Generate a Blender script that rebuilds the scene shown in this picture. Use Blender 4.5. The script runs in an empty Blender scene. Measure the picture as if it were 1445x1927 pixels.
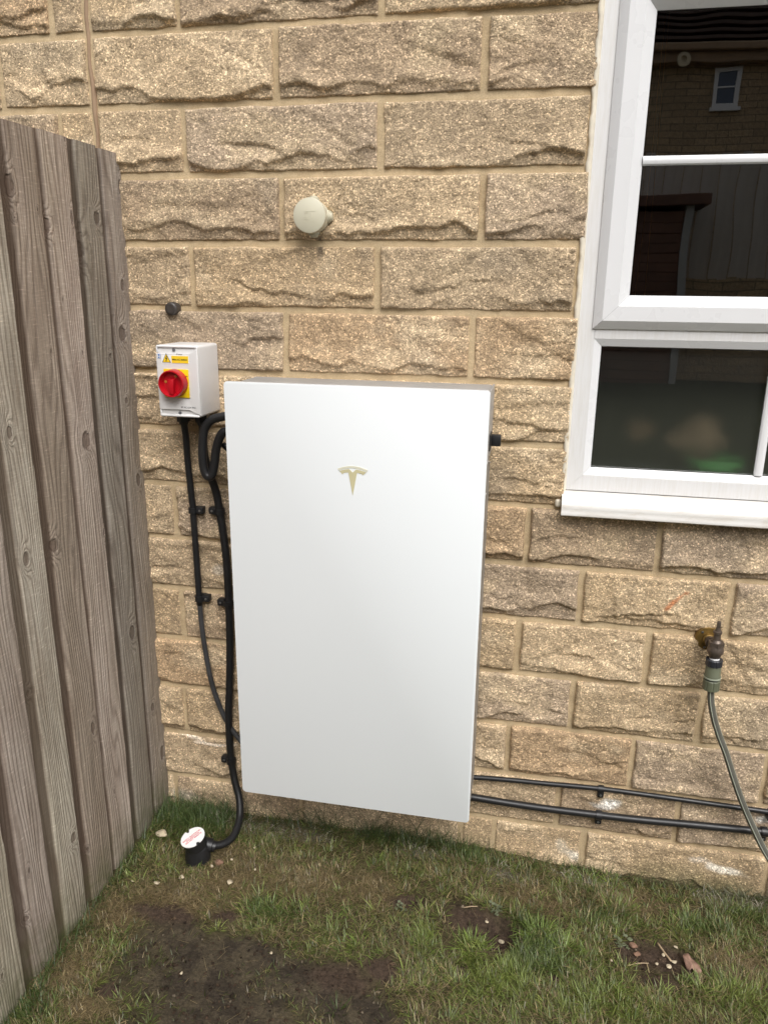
import bpy, bmesh, math, random
import numpy as np
from mathutils import Vector, Matrix
R_ = math.radians
sc = bpy.context.scene
C = sc.collection
rng = np.random.default_rng(7)
random.seed(7)

# ------------------------------------------------------------------ camera
cd = bpy.data.cameras.new('camera'); cam = bpy.data.objects.new('camera', cd); C.objects.link(cam)
cd.sensor_fit = 'HORIZONTAL'; cd.sensor_width = 36; cd.lens = 1428.54/1445*36
cd.clip_start = .02; cd.clip_end = 500
right = Vector((.98070, .19520, .01150)).normalized()
fwd = Vector((-.18430, .94250, -.27890)).normalized()
upv = right.cross(fwd).normalized(); right = fwd.cross(upv).normalized()
cam.matrix_world = Matrix.LocRotScale(Vector((.7022, -1.8523, 1.3006)), Matrix((right, upv, -fwd)).transposed(), None)
sc.camera = cam

# ------------------------------------------------------------------ sky, sun, exposure
w = bpy.data.worlds.new('World'); sc.world = w; w.use_nodes = True
wt = w.node_tree; wt.nodes.clear()
SUN = Vector((.36, -.80, 1.04)).normalized()
sky = wt.nodes.new('ShaderNodeTexSky'); sky.sky_type = 'NISHITA'; sky.sun_disc = False
sky.sun_elevation = math.asin(SUN.z); sky.sun_rotation = math.atan2(SUN.x, SUN.y)
sky.dust_density = 4; sky.air_density = 1.0
hs = wt.nodes.new('ShaderNodeHueSaturation'); hs.inputs['Saturation'].default_value = .16
bg = wt.nodes.new('ShaderNodeBackground'); bg.inputs[1].default_value = .15
wo = wt.nodes.new('ShaderNodeOutputWorld')
wt.links.new(sky.outputs[0], hs.inputs['Color']); wt.links.new(hs.outputs[0], bg.inputs[0]); wt.links.new(bg.outputs[0], wo.inputs[0])
sd = bpy.data.lights.new('sun', 'SUN'); sd.energy = 1.5; sd.angle = R_(38); sd.color = (1, .965, .92)
sun = bpy.data.objects.new('sun', sd); C.objects.link(sun)
sun.rotation_mode = 'QUATERNION'; sun.rotation_quaternion = SUN.to_track_quat('Z', 'Y'); sun.location = (0, -3, 6)
sc.view_settings.view_transform = 'Standard'; sc.view_settings.look = 'None'; sc.view_settings.gamma = 1
sc.view_settings.exposure = 0.46
sc.cycles.max_bounces = 8; sc.cycles.transparent_max_bounces = 12

# ------------------------------------------------------------------ noise
def _h(ix, iy, iz):
    n = (ix.astype(np.int64)*73856093) ^ (iy.astype(np.int64)*19349663) ^ (iz.astype(np.int64)*83492791)
    n = (n ^ (n >> 13))*1274126177 & 0x7fffffff
    n = (n ^ (n >> 16))*1103515245 & 0x7fffffff
    return (n & 0xffffff)/float(0xffffff)*2-1
def vn(x, y, z=0.0):
    x = np.asarray(x, float); y = np.asarray(y, float); z = np.zeros_like(x)+z
    ix = np.floor(x); iy = np.floor(y); iz = np.floor(z)
    fx = x-ix; fy = y-iy; fz = z-iz
    fx = fx*fx*(3-2*fx); fy = fy*fy*(3-2*fy); fz = fz*fz*(3-2*fz)
    r = 0
    for a in (0, 1):
        for b in (0, 1):
            for c in (0, 1):
                r = r+_h(ix+a, iy+b, iz+c)*(fx if a else 1-fx)*(fy if b else 1-fy)*(fz if c else 1-fz)
    return r
def fbm(x, y, z=0.0, o=4, g=.5):
    r = 0; a = 1; t = 0
    for i in range(o):
        r = r+a*vn(np.asarray(x)*2**i, np.asarray(y)*2**i, z+17.3*i); t += a; a *= g
    return r/t
def ss(a, b, x):
    t = np.clip((x-a)/(b-a), 0, 1); return t*t*(3-2*t)

# ------------------------------------------------------------------ materials
MATS = {}
class NT:
    def __init__(s, name):
        s.m = bpy.data.materials.new(name); s.m.use_nodes = True; s.t = s.m.node_tree
        s.b = s.t.nodes['Principled BSDF']; s.out = s.t.nodes['Material Output']; MATS[name] = s.m
    def n(s, ty, ins=None, **kw):
        nd = s.t.nodes.new('ShaderNode'+ty)
        for k, v in kw.items(): setattr(nd, k, v)
        for k, v in (ins or {}).items(): s.set(nd.inputs[k], v)
        return nd
    def set(s, sock, v):
        if isinstance(v, bpy.types.NodeSocket): s.t.links.new(v, sock)
        else: sock.default_value = v
    def p(s, **kw):
        for k, v in kw.items(): s.set(s.b.inputs[k.replace('_', ' ')], v)
        return s
    def math(s, op, a, b=0.0, c=None, clamp=False):
        nd = s.n('Math', operation=op); nd.use_clamp = clamp; s.set(nd.inputs[0], a); s.set(nd.inputs[1], b)
        if c is not None: s.set(nd.inputs[2], c)
        return nd.outputs[0]
    def mix(s, f, a, b, mode='MIX'):
        nd = s.n('Mix', data_type='RGBA', blend_type=mode); s.set(nd.inputs[0], f); s.set(nd.inputs[6], a); s.set(nd.inputs[7], b)
        return nd.outputs[2]
    def co(s, which='Object'):
        return s.n('TexCoord').outputs[which]
    def map(s, v, scale=(1, 1, 1), loc=(0, 0, 0), rot=(0, 0, 0)):
        nd = s.n('Mapping'); s.set(nd.inputs[0], v); s.set(nd.inputs[1], loc); s.set(nd.inputs[2], rot); s.set(nd.inputs[3], scale)
        return nd.outputs[0]
    def noise(s, v, sc_, det=3, rough=.55, dist=0.0):
        nd = s.n('TexNoise', {'Vector': v, 'Scale': sc_, 'Detail': det, 'Roughness': rough, 'Distortion': dist}); return nd.outputs[0]
    def ramp(s, f, stops):
        nd = s.n('ValToRGB'); e = nd.color_ramp.elements
        while len(e) > len(stops): e.remove(e[-1])
        while len(e) < len(stops): e.new(.5)
        for el, (p_, c_) in zip(e, stops):
            el.position = p_; el.color = (c_, c_, c_, 1) if isinstance(c_, (int, float)) else (*c_, 1)
        s.set(nd.inputs[0], f); return nd.outputs[0]
    def mr(s, v, a, b, c=0.0, d=1.0):
        nd = s.n('MapRange'); s.set(nd.inputs[0], v); s.set(nd.inputs[1], a); s.set(nd.inputs[2], b); s.set(nd.inputs[3], c); s.set(nd.inputs[4], d); return nd.outputs[0]
    def bump(s, h, st=.5, d=.001, nrm=None):
        nd = s.n('Bump', {'Height': h, 'Strength': st, 'Distance': d})
        if nrm is not None: s.set(nd.inputs['Normal'], nrm)
        return nd.outputs[0]
def plain(name, col, rough=.5, metal=0.0, bump=0.0, bscale=300, var=.06, vscale=8, spec=.5, coat=0):
    t = NT(name); co = t.co()
    f = t.noise(co, vscale, 4)
    k = t.mr(f, .3, .7, 1-var, 1+var)
    col4 = (*col, 1)
    t.p(Base_Color=t.mix(1.0, col4, t.n('CombineXYZ', {0: k, 1: k, 2: k}).outputs[0], 'MULTIPLY'), Metallic=metal,
        Roughness=t.mr(t.noise(co, vscale*5, 3), .3, .7, max(rough-.06, 0), min(rough+.06, 1)), Specular_IOR_Level=spec, Coat_Weight=coat)
    if bump: t.p(Normal=t.bump(t.noise(co, bscale, 2), bump, .0006))
    return t.m

# stone blocks: base colour comes per block (attribute 'alb'), grain and speckle here
t = NT('stone'); co = t.co(); al = t.n('Attribute', attribute_name='alb').outputs['Color']
n1 = t.noise(co, 330, 3, .65)
vo = t.n('TexVoronoi', {'Vector': co, 'Scale': 300.0}, feature='F1')
gr = t.n('SeparateColor', {0: vo.outputs['Color']}).outputs[0]
g = t.ramp(gr, [(0, .68), (.45, .93), (.78, 1.12), (.92, 1.55), (1, 2.1)])
c = t.mix(1, al, g, 'MULTIPLY')
g2 = t.ramp(n1, [(.3, .70), (.5, 1.0), (.7, 1.36)])
c = t.mix(1, c, g2, 'MULTIPLY')
g3 = t.ramp(t.noise(co, 34, 4, .6), [(.32, .8), (.5, 1.0), (.68, 1.17)])
c = t.mix(1, c, g3, 'MULTIPLY')
hb = t.math('ADD', t.math('MULTIPLY', t.noise(co, 190, 4, .7), 1.6), t.math('MULTIPLY', vo.outputs['Distance'], -.5))
t.p(Base_Color=c, Roughness=.82, Specular_IOR_Level=.35, Normal=t.bump(hb, .9, .0026))
# mortar
t = NT('mortar'); co = t.co()
c = t.mix(t.mr(t.noise(co, 22, 5, .65), .35, .65), (.42, .32, .195, 1), (.52, .405, .255, 1))
c = t.mix(1, c, t.ramp(t.noise(co, 420, 2), [(.3, .82), (.7, 1.15)]), 'MULTIPLY')
t.p(Base_Color=c, Roughness=.9, Specular_IOR_Level=.2, Normal=t.bump(t.noise(co, 160, 5, .7), .55, .002))
t = NT('joint_sealant'); co = t.co()
t.p(Base_Color=t.mix(t.noise(co, 30, 4), (.25, .165, .10, 1), (.36, .245, .155, 1)), Roughness=.75, Normal=t.bump(t.noise(t.map(co, (60, 60, 9)), 1.0, 3), .6, .002))
# timber
t = NT('timber'); co = t.co(); oi = t.n('ObjectInfo')
rnd = oi.outputs['Random']
off = t.n('CombineXYZ', {0: 0.0, 1: t.math('MULTIPLY', rnd, 31.7), 2: t.math('MULTIPLY', rnd, 57.3)}).outputs[0]
v = t.n('VectorMath', {0: co, 1: off}, operation='ADD').outputs[0]
# knots
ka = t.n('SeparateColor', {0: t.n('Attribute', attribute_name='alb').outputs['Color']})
kd = t.math('ADD', t.math('MULTIPLY', ka.outputs[0], 4.0), t.mr(t.noise(v, 90, 3), .3, .7, -.16, .16))
kn_halo = t.mr(kd, 3.6, .6, 0, 1)
kn_core = t.mr(kd, 1.05, .80, 0, 1)
kn_rim = t.math('MULTIPLY', t.mr(kd, 1.9, 1.05, 0, 1), t.math('SUBTRACT', 1.0, kn_core))
lf = t.noise(t.map(v, (1, 9, .9)), 1.0, 2, .5)
sx = t.n('SeparateXYZ', {0: v})
ph = t.math('ADD', t.math('MULTIPLY', sx.outputs[1], 620.0), t.math('MULTIPLY', lf, 90.0))
ph = t.math('ADD', ph, t.math('MULTIPLY', t.math('POWER', kn_halo, 2.0), 26.0))
ring = t.math('MULTIPLY_ADD', t.math('SINE', ph), .5, .5)
ring = t.math('POWER', ring, 2.2)
fib = t.noise(t.map(v, (1, 420, 6)), 1.0, 4, .7)
wea = t.noise(t.map(v, (1, 22, 3.2)), 1.0, 5, .65)
dia = t.noise(t.map(v, (1, 40, 260), rot=(R_(24), 0, 0)), 1.0, 3, .6)
base = t.mix(t.mr(wea, .32, .68), (.235, .195, .165, 1), (.47, .425, .38, 1))
base = t.mix(t.mr(t.noise(t.map(v, (1, 5, .8)), 1.0, 3), .4, .62, 0, .7), base, (.31, .275, .225, 1))
base = t.mix(t.math('MULTIPLY', ring, .42), base, (.10, .072, .056, 1))
base = t.mix(1, base, t.ramp(fib, [(.28, .58), (.5, 1.0), (.72, 1.4)]), 'MULTIPLY')
base = t.mix(1, base, t.ramp(dia, [(.3, .90), (.55, 1.0), (.66, 1.18), (.74, 1.75)]), 'MULTIPLY')
base = t.mix(t.math('MULTIPLY', kn_rim, .22), base, (.46, .41, .36, 1))
base = t.mix(t.math('MULTIPLY', kn_core, .7), base, (.115, .085, .068, 1))
base = t.mix(t.math('MULTIPLY', t.math('MULTIPLY', t.mr(kd, .72, .92, 0, 1), t.mr(kd, 1.18, .98, 0, 1)), .5), base, (.045, .03, .024, 1))
base = t.mix(t.math('MULTIPLY', ka.outputs[1], .8), base, (.080, .054, .038, 1))  # lapped strip: unweathered brown wood, darkened further to stand in for its shadow
crk = t.ramp(t.noise(t.map(v, (1, 130, 2.2)), 1.0, 3, .5), [(.735, 0), (.765, 1)])
base = t.mix(t.math('MULTIPLY', crk, .75), base, (.03, .02, .015, 1))
oc = oi.outputs['Color']
base = t.mix(1, base, oc, 'MULTIPLY')
oz = t.n('SeparateXYZ', {0: co}).outputs[2]
alg = t.math('MULTIPLY', t.mr(oz, .16, .01, 0, 1), t.mr(t.noise(v, 14, 4, .65), .38, .6, .25, 1))
base = t.mix(t.math('MULTIPLY', alg, .75), base, (.075, .082, .028, 1))
hb = t.math('ADD', t.math('MULTIPLY', fib, 1.0), t.math('MULTIPLY', ring, -.8))
hb = t.math('ADD', hb, t.math('MULTIPLY', kn_core, -1.0)); hb = t.math('ADD', hb, t.math('MULTIPLY', crk, -1.6))
hb = t.math('ADD', hb, t.math('MULTIPLY', dia, .5))
t.p(Base_Color=base, Roughness=.8, Specular_IOR_Level=.25, Normal=t.bump(hb, .75, .0016))
plain('upvc', (.69, .69, .70), .30, var=.02, vscale=3, bump=.08, bscale=60)
t = NT('upvc_sill'); co = t.co()
d = t.math('MULTIPLY', t.mr(t.noise(t.map(co, (14, 3, 60)), 1.0, 5, .7), .45, .7), .5)
t.p(Base_Color=t.mix(d, (.70, .685, .66, 1), (.50, .43, .34, 1)), Roughness=.4)
t = NT('upvc_dirty'); co = t.co()
d = t.math('MULTIPLY', t.mr(t.noise(t.map(co, (160, 3, 12)), 1.0, 4, .7), .42, .75), .35)
t.p(Base_Color=t.mix(d, (.69, .685, .685, 1), (.52, .48, .41, 1)), Roughness=.34)
plain('sealant', (.66, .60, .49), .6, bump=.4, bscale=120, var=.12, vscale=40)
plain('gasket', (.02, .02, .02), .6)
t = NT('glass'); f = t.n('Fresnel', {'IOR': 2.6}); gl = t.n('BsdfGlossy', {'Roughness': 0.0, 'Color': (.93, .95, .95, 1)}); tr = t.n('BsdfTransparent', {'Color': (.82, .84, .83, 1)})
nz = t.bump(t.noise(t.co(), 5, 1), .02, .02); t.set(gl.inputs['Normal'], nz)
mx = t.n('MixShader'); t.set(mx.inputs[0], f.outputs[0]); t.set(mx.inputs[1], tr.outputs[0]); t.set(mx.inputs[2], gl.outputs[0]); t.t.links.new(mx.outputs[0], t.out.inputs[0])
t = NT('frosted_film'); rf = t.n('BsdfRefraction', {'Roughness': .60, 'IOR': 1.45, 'Color': (.85, .86, .84, 1)}); df = t.n('BsdfDiffuse', {'Color': (.22, .22, .21, 1)})
mx = t.n('MixShader', {0: .11}); t.set(mx.inputs[1], rf.outputs[0]); t.set(mx.inputs[2], df.outputs[0]); t.t.links.new(mx.outputs[0], t.out.inputs[0])
plain('room_dark', (.05, .048, .042), .8)
plain('white_glass', (.77, .80, .82), .16, var=.006, vscale=2, coat=.3)
plain('casing_grey', (.43, .435, .44), .42, metal=.35, bump=.15, bscale=500)
plain('casing_warm', (.30, .285, .265), .5, metal=.3, bump=.2, bscale=300, var=.14, vscale=18)
plain('casing_edge', (.62, .63, .64), .35, metal=.3)
plain('gold', (.60, .55, .34), .45, metal=.1, var=.05)
plain('gold_pale', (.72, .71, .58), .45, metal=.1, var=.03)
plain('black_plastic', (.012, .012, .013), .42, bump=.2, bscale=400)
plain('black_gloss', (.014, .014, .015), .40, var=.1, vscale=12)
plain('grey_cable', (.045, .045, .047), .38, var=.3, vscale=25)
plain('isolator_grey', (.67, .66, .655), .38, bump=.12, bscale=700, var=.015)
plain('isolator_lip', (.72, .72, .72), .34, var=.01)
plain('yellow', (.80, .53, .005), .38, var=.03)
plain('label_yellow', (.82, .56, .02), .5, var=.02)
plain('red', (.42, .004, .012), .32, var=.04)
plain('slot_orange', (.42, .16, .03), .5)
plain('ink', (.015, .015, .015), .6)
plain('ink_grey', (.12, .12, .13), .6)
plain('ink_red', (.55, .06, .09), .6)
plain('ink_blue', (.06, .16, .42), .6)
plain('label_white', (.80, .80, .79), .5, var=.02)
plain('screw', (.35, .35, .36), .3, metal=.9)
plain('beige_plastic', (.53, .50, .385), .42, var=.04, bump=.1)
plain('dark_plug', (.045, .038, .034), .42, var=.3, vscale=60)
plain('brass_old', (.19, .115, .03), .5, metal=.55, var=.35, vscale=60, bump=.3, bscale=300)
plain('bronze', (.125, .098, .08), .42, metal=.55, var=.3, vscale=70, bump=.3, bscale=350)
plain('hose_green', (.115, .125, .082), .4, var=.08, vscale=40)
plain('hose_pale', (.36, .39, .31), .42)
plain('hose_ring', (.022, .024, .03), .35)
plain('ptfe', (.8, .8, .8), .6, bump=.5, bscale=300)
plain('hose_tube', (.10, .095, .085), .38, var=.1, vscale=30)
plain('pebble', (.44, .37, .26), .85, bump=.6, bscale=220, var=.25, vscale=90)
plain('pebble_red', (.20, .115, .075), .85, bump=.6, bscale=220, var=.3, vscale=90)
plain('leaf', (.24, .145, .105), .75, bump=.5, bscale=160, var=.3, vscale=60)
plain('twig', (.36, .27, .17), .8, bump=.5, bscale=200, var=.25, vscale=60)
plain('cord', (.42, .24, .10), .7)
plain('brown_fur', (.36, .24, .15), .9, var=.3, vscale=25)
plain('bowl_green', (.16, .52, .16), .5)
plain('pot_brown', (.22, .13, .07), .7)
plain('roof_tile', (.10, .065, .052), .8, var=.3, vscale=4)
plain('fascia', (.30, .20, .12), .7)
plain('shed_brown', (.13, .065, .045), .75, var=.25, vscale=3)
plain('grey_trim', (.34, .34, .34), .7)
plain('vent_cream', (.55, .47, .33), .6)
t = NT('far_stone'); co = t.co()
bk = t.n('TexBrick', {'Vector': t.map(co, (1, 1, 1), rot=(R_(90), 0, 0)), 'Scale': 1.0, 'Color1': (.42, .31, .19, 1), 'Color2': (.33, .245, .155, 1), 'Mortar': (.20, .155, .10, 1), 'Mortar Size': .010, 'Brick Width': .40, 'Row Height': .115})
t.p(Base_Color=t.mix(1, bk.outputs[0], t.ramp(t.noise(co, 18, 5, .7), [(.3, .7), (.7, 1.3)]), 'MULTIPLY'), Roughness=.9, Normal=t.bump(t.noise(co, 25, 5), .8, .03))
t = NT('far_timber'); co = t.co()
t.p(Base_Color=t.mix(t.noise(t.map(co, (9, 9, .8)), 1.0, 4), (.30, .27, .245, 1), (.58, .54, .50, 1)), Roughness=.85)
# soil / lawn base
t = NT('earth'); co = t.co(); al = t.n('Attribute', attribute_name='alb').outputs['Color']
c = t.mix(1, al, t.ramp(t.noise(co, 90, 6, .75), [(.3, .45), (.5, 1.0), (.7, 1.6)]), 'MULTIPLY')
c = t.mix(1, c, t.ramp(t.noise(co, 420, 3, .7), [(.3, .7), (.7, 1.35)]), 'MULTIPLY')
t.p(Base_Color=c, Roughness=.92, Specular_IOR_Level=.2, Normal=t.bump(t.noise(co, 130, 6, .75), 1.0, .006))
t = NT('grass_blade'); al = t.n('Attribute', attribute_name='alb').outputs['Color']
df = t.n('BsdfDiffuse', {'Color': al}); tl = t.n('BsdfTranslucent', {'Color': al}); gs = t.n('BsdfGlossy', {'Color': (1, 1, 1, 1), 'Roughness': .45})
m1 = t.n('MixShader', {0: .25}); t.set(m1.inputs[1], df.outputs[0]); t.set(m1.inputs[2], tl.outputs[0])
m2 = t.n('MixShader', {0: .035}); t.set(m2.inputs[1], m1.outputs[0]); t.set(m2.inputs[2], gs.outputs[0]); t.t.links.new(m2.outputs[0], t.out.inputs[0])

# ------------------------------------------------------------------ object helpers
def tag(o, label=None, cat=None, group=None, kind=None):
    if label: o['label'] = label
    if cat: o['category'] = cat
    if group: o['group'] = group
    if kind: o['kind'] = kind
    return o
def empty(name, loc, label, cat, group=None, rot=None):
    o = bpy.data.objects.new(name, None); C.objects.link(o); o.empty_display_size = .02
    if rot is not None: o.matrix_world = Matrix.Translation(loc) @ rot.to_4x4()
    else: o.location = loc
    return tag(o, label, cat, group)
def link(name, me, mat, parent=None, loc=None, smooth=False):
    o = bpy.data.objects.new(name, me); C.objects.link(o)
    if mat is not None and not me.materials: me.materials.append(MATS[mat])
    if parent is not None: o.parent = parent
    if loc is not None: o.location = loc
    if smooth: me.shade_smooth()
    return o
def fast_mesh(name, V, Q=None, T=None, col=None):
    """verts, quad faces, triangle faces, optional per-vertex base colour"""
    me = bpy.data.meshes.new(name); V = np.asarray(V, np.float32)
    Q = np.zeros((0, 4), np.int32) if Q is None else np.asarray(Q, np.int32); T = np.zeros((0, 3), np.int32) if T is None else np.asarray(T, np.int32)
    me.vertices.add(len(V)); me.vertices.foreach_set('co', V.ravel())
    me.loops.add(Q.size+T.size); me.loops.foreach_set('vertex_index', np.concatenate([Q.ravel(), T.ravel()]))
    me.polygons.add(len(Q)+len(T))
    ls = np.concatenate([np.arange(len(Q))*4, Q.size+np.arange(len(T))*3]).astype(np.int32)
    me.polygons.foreach_set('loop_start', ls)
    if col is not None:
        a = me.color_attributes.new('alb', 'FLOAT_COLOR', 'POINT'); c4 = np.ones((len(V), 4), np.float32); c4[:, :3] = col
        a.data.foreach_set('color', c4.ravel())
    me.update(calc_edges=True); return me
def bm_box(bm, lo, hi, bev=0.0, seg=2):
    r = bmesh.ops.create_cube(bm, size=1); vs = r['verts']
    for v in vs:
        v.co = Vector([(lo[i]+hi[i])/2+v.co[i]*(hi[i]-lo[i]) for i in range(3)])
    if bev:
        es = list({e for v in vs for e in v.link_edges})
        bmesh.ops.bevel(bm, geom=es, offset=bev, segments=seg, profile=.5, affect='EDGES')
def bm_cyl(bm, p0, p1, r0, r1=None, n=32, caps=True):
    p0 = Vector(p0); p1 = Vector(p1); d = p1-p0
    r = bmesh.ops.create_cone(bm, cap_ends=caps, segments=n, radius1=r0, radius2=r0 if r1 is None else r1, depth=d.length)
    M_ = Matrix.Translation((p0+p1)/2) @ d.to_track_quat('Z', 'Y').to_matrix().to_4x4()
    bmesh.ops.transform(bm, matrix=M_, verts=r['verts'])
def bm_lathe(bm, p0, axis, prof, n=32):
    """prof: (distance along axis, radius)"""
    p0 = Vector(p0); q = Vector(axis).to_track_quat('Z', 'Y'); rings = []
    for d, r in prof:
        rings.append([bm.verts.new(p0+q @ Vector((r*math.cos(a), r*math.sin(a), d))) for a in [2*math.pi*k/n for k in range(n)]])
    for A, B in zip(rings, rings[1:]):
        for k in range(n): bm.faces.new((A[k], A[(k+1) % n], B[(k+1) % n], B[k]))
    bm.faces.new(rings[0][::-1]); bm.faces.new(rings[-1])
def mk(name, mat, parent, fn, loc=None, smooth=False, auto=None):
    bm = bmesh.new(); fn(bm); bmesh.ops.recalc_face_normals(bm, faces=bm.faces)
    me = bpy.data.meshes.new(name); bm.to_mesh(me); bm.free()
    o = link(name, me, mat, parent, loc)
    if smooth: me.shade_smooth()
    if auto:
        me.shade_smooth(); me.set_sharp_from_angle(angle=R_(auto))
    return o
def catmull(P, step):
    P = [Vector(p) for p in P]; P = [P[0]*2-P[1]]+P+[P[-1]*2-P[-2]]; out = []
    for i in range(1, len(P)-2):
        a, b, c, d = P[i-1:i+3]; n = max(2, int((c-b).length/step))
        for k in range(n):
            s = k/n; out.append(.5*((2*b)+(c-a)*s+(2*a-5*b+4*c-d)*s*s+(3*b-a-3*c+d)*s**3))
    out.append(P[-2]); return out
def tube_mesh(name, P, r, n=14, step=.01, corr=None):
    pts = np.array([tuple(p) for p in catmull(P, corr[0]/4 if corr else step)])
    T = np.gradient(pts, axis=0); T /= np.linalg.norm(T, axis=1)[:, None]
    U = np.zeros_like(T); u = np.cross(T[0], [0.3, .2, 1.0]); u /= np.linalg.norm(u)
    for i in range(len(T)):
        u = u-T[i]*(u@T[i]); u /= np.linalg.norm(u); U[i] = u
    W = np.cross(T, U); m = len(pts)
    rr = np.full(m, r)
    if corr:
        L = np.concatenate([[0], np.cumsum(np.linalg.norm(np.diff(pts, axis=0), axis=1))]); rr = r-corr[1]*(.5-.5*np.cos(2*np.pi*L/corr[0]))
    a = np.arange(n)*2*np.pi/n
    V = pts[:, None]+rr[:, None, None]*(np.cos(a)[None, :, None]*U[:, None]+np.sin(a)[None, :, None]*W[:, None])
    i = np.arange(m-1)[:, None]*n; k = np.arange(n)[None]; k2 = (k+1) % n
    Q = np.stack([i+k, i+k2, i+n+k2, i+n+k], -1).reshape(-1, 4)
    Vv = np.concatenate([V.reshape(-1, 3), pts[:1], pts[-1:]])
    Tt = [(m*n, (q+1) % n, q) for q in range(n)]+[(m*n+1, (m-1)*n+q, (m-1)*n+(q+1) % n) for q in range(n)]
    me = fast_mesh(name, Vv, Q, Tt); me.shade_smooth(); return me
def text_obj(name, s, size, mat, parent, M_, ext=.0002, align='CENTER', sx=1.0, bold=0.0):
    cu = bpy.data.curves.new(name, 'FONT'); cu.body = s; cu.size = size; cu.extrude = ext; cu.align_x = align; cu.align_y = 'CENTER'; cu.offset = bold; cu.space_line = .95
    tmp = bpy.data.objects.new('tmp', cu); C.objects.link(tmp)
    dg = bpy.context.evaluated_depsgraph_get(); me = bpy.data.meshes.new_from_object(tmp.evaluated_get(dg))
    bpy.data.objects.remove(tmp); bpy.data.curves.remove(cu)
    me.transform(M_ @ Matrix.Diagonal((sx, 1, 1, 1))); me.materials.clear()
    return link(name, me, mat, parent)
def wallM(x, y, z):   # local XY plane of text -> wall-facing (x right, z up, normal -y)
    return Matrix(((1, 0, 0, x), (0, 0, -1, y), (0, 1, 0, z), (0, 0, 0, 1)))
def poly_prism(bm, pts, y0, y1):
    A = [bm.verts.new((x, y0, z)) for x, z in pts]; B = [bm.verts.new((x, y1, z)) for x, z in pts]
    bm.faces.new(A); bm.faces.new(B[::-1])
    for k in range(len(pts)):
        k2 = (k+1) % len(pts); bm.faces.new((A[k], A[k2], B[k2], B[k]))

# ================================================================== STONE HOUSE
WX0, WX1, WZ0, WZ1 = .786, 1.664, .800, 1.975          # window opening
house = empty('stone_house', (0, 0, -.3), 'buff split-faced stone house wall with pale mortar joints and a white window', 'house')
def H(o): o.location = (o.location[0], o.location[1], o.location[2]+.3); return o   # children are authored in world z
LV = [1.8731, 1.7169, 1.5643, 1.4101, 1.2551, 1.0985, .9489, .7953, .6412, .4912, .3359, .1819, .0258, -.1251, -.2787, -.4323]
JT = {'z': [-.473, -.152, .323], 'A': [-.625, .08, .55], 'B': [-.478, -.154, .322], 'C': [-.385, .086, .559], 'D': [-.151, .318], 'E': [-.37, .086, .549],
      'F': [-.145, .325], 'G': [-.385, .09, .56], 'H': [-.24, .235, .708, 1.023], 'I': [-.39, .08, .535, .85, 1.205], 'J': [-.24, .235, .703, 1.026], 'K': [-.39, .085, .54, .851, 1.172],
      'L': [-.25, .23, .694, 1.019, 1.348], 'M': [-.39, .07, .53, .838, 1.151], 'N': [-.30, .10, .575, .669, .917, 1.393], 'O': [-.12, .35, .80, 1.25]}
rows = []
for i, k in enumerate('ABCDEFGHIJKLMNO'): rows.append((LV[i+1], LV[i], sorted(JT[k])))
rows.append((LV[0], LV[0]+.1536, JT['z']))
for j in range(20):
    z0 = LV[0]+.1536*(j+1); rows.append((z0, z0+.1536, [.086+.235*(j % 2), .55+.235*(j % 2)]))
XJ = -.381                                                # movement joint
blocks = []
for (zb, zt, js) in rows:
    js = list(js); lo, hi = -2.9, 5.0
    while js[-1] < hi-.5: js.append(js[-1]+.462)
    while js[0] > lo+.5: js.insert(0, js[0]-.462)
    edges = [lo]+js+[hi]
    for a, b in zip(edges, edges[1:]):
        segs = [(a, b)]
        if a < XJ-.02 and b > XJ+.02: segs = [(a, XJ), (XJ, b)]
        for (p, q) in segs:
            if q-p < .03: continue
            if abs(p-XJ) < .02: p = XJ+.004
            if abs(q-XJ) < .02: q = XJ-.004
            if zt > WZ0+.02 and zb < WZ1-.02 and q > WX0 and p < WX1:
                if p < WX0-.03: blocks.append((p, WX0+.004, zb, zt, 'w'))
                if q > WX1+.03: blocks.append((WX1-.004, q, zb, zt, 'v'))
                if zt > WZ1 > zb+.02: blocks.append((max(p, WX0), min(q, WX1), WZ1-.004, zt, ''))
                if zb < WZ0 < zt-.02 and False: pass
            else: blocks.append((p, q, zb, zt, ''))
VV, QQ, CC = [], [], []; base_i = 0
tints = np.array([(.455, .335, .205), (.43, .325, .21), (.465, .345, .212), (.41, .305, .20), (.45, .318, .192), (.405, .31, .215), (.48, .36, .228)])
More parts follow.
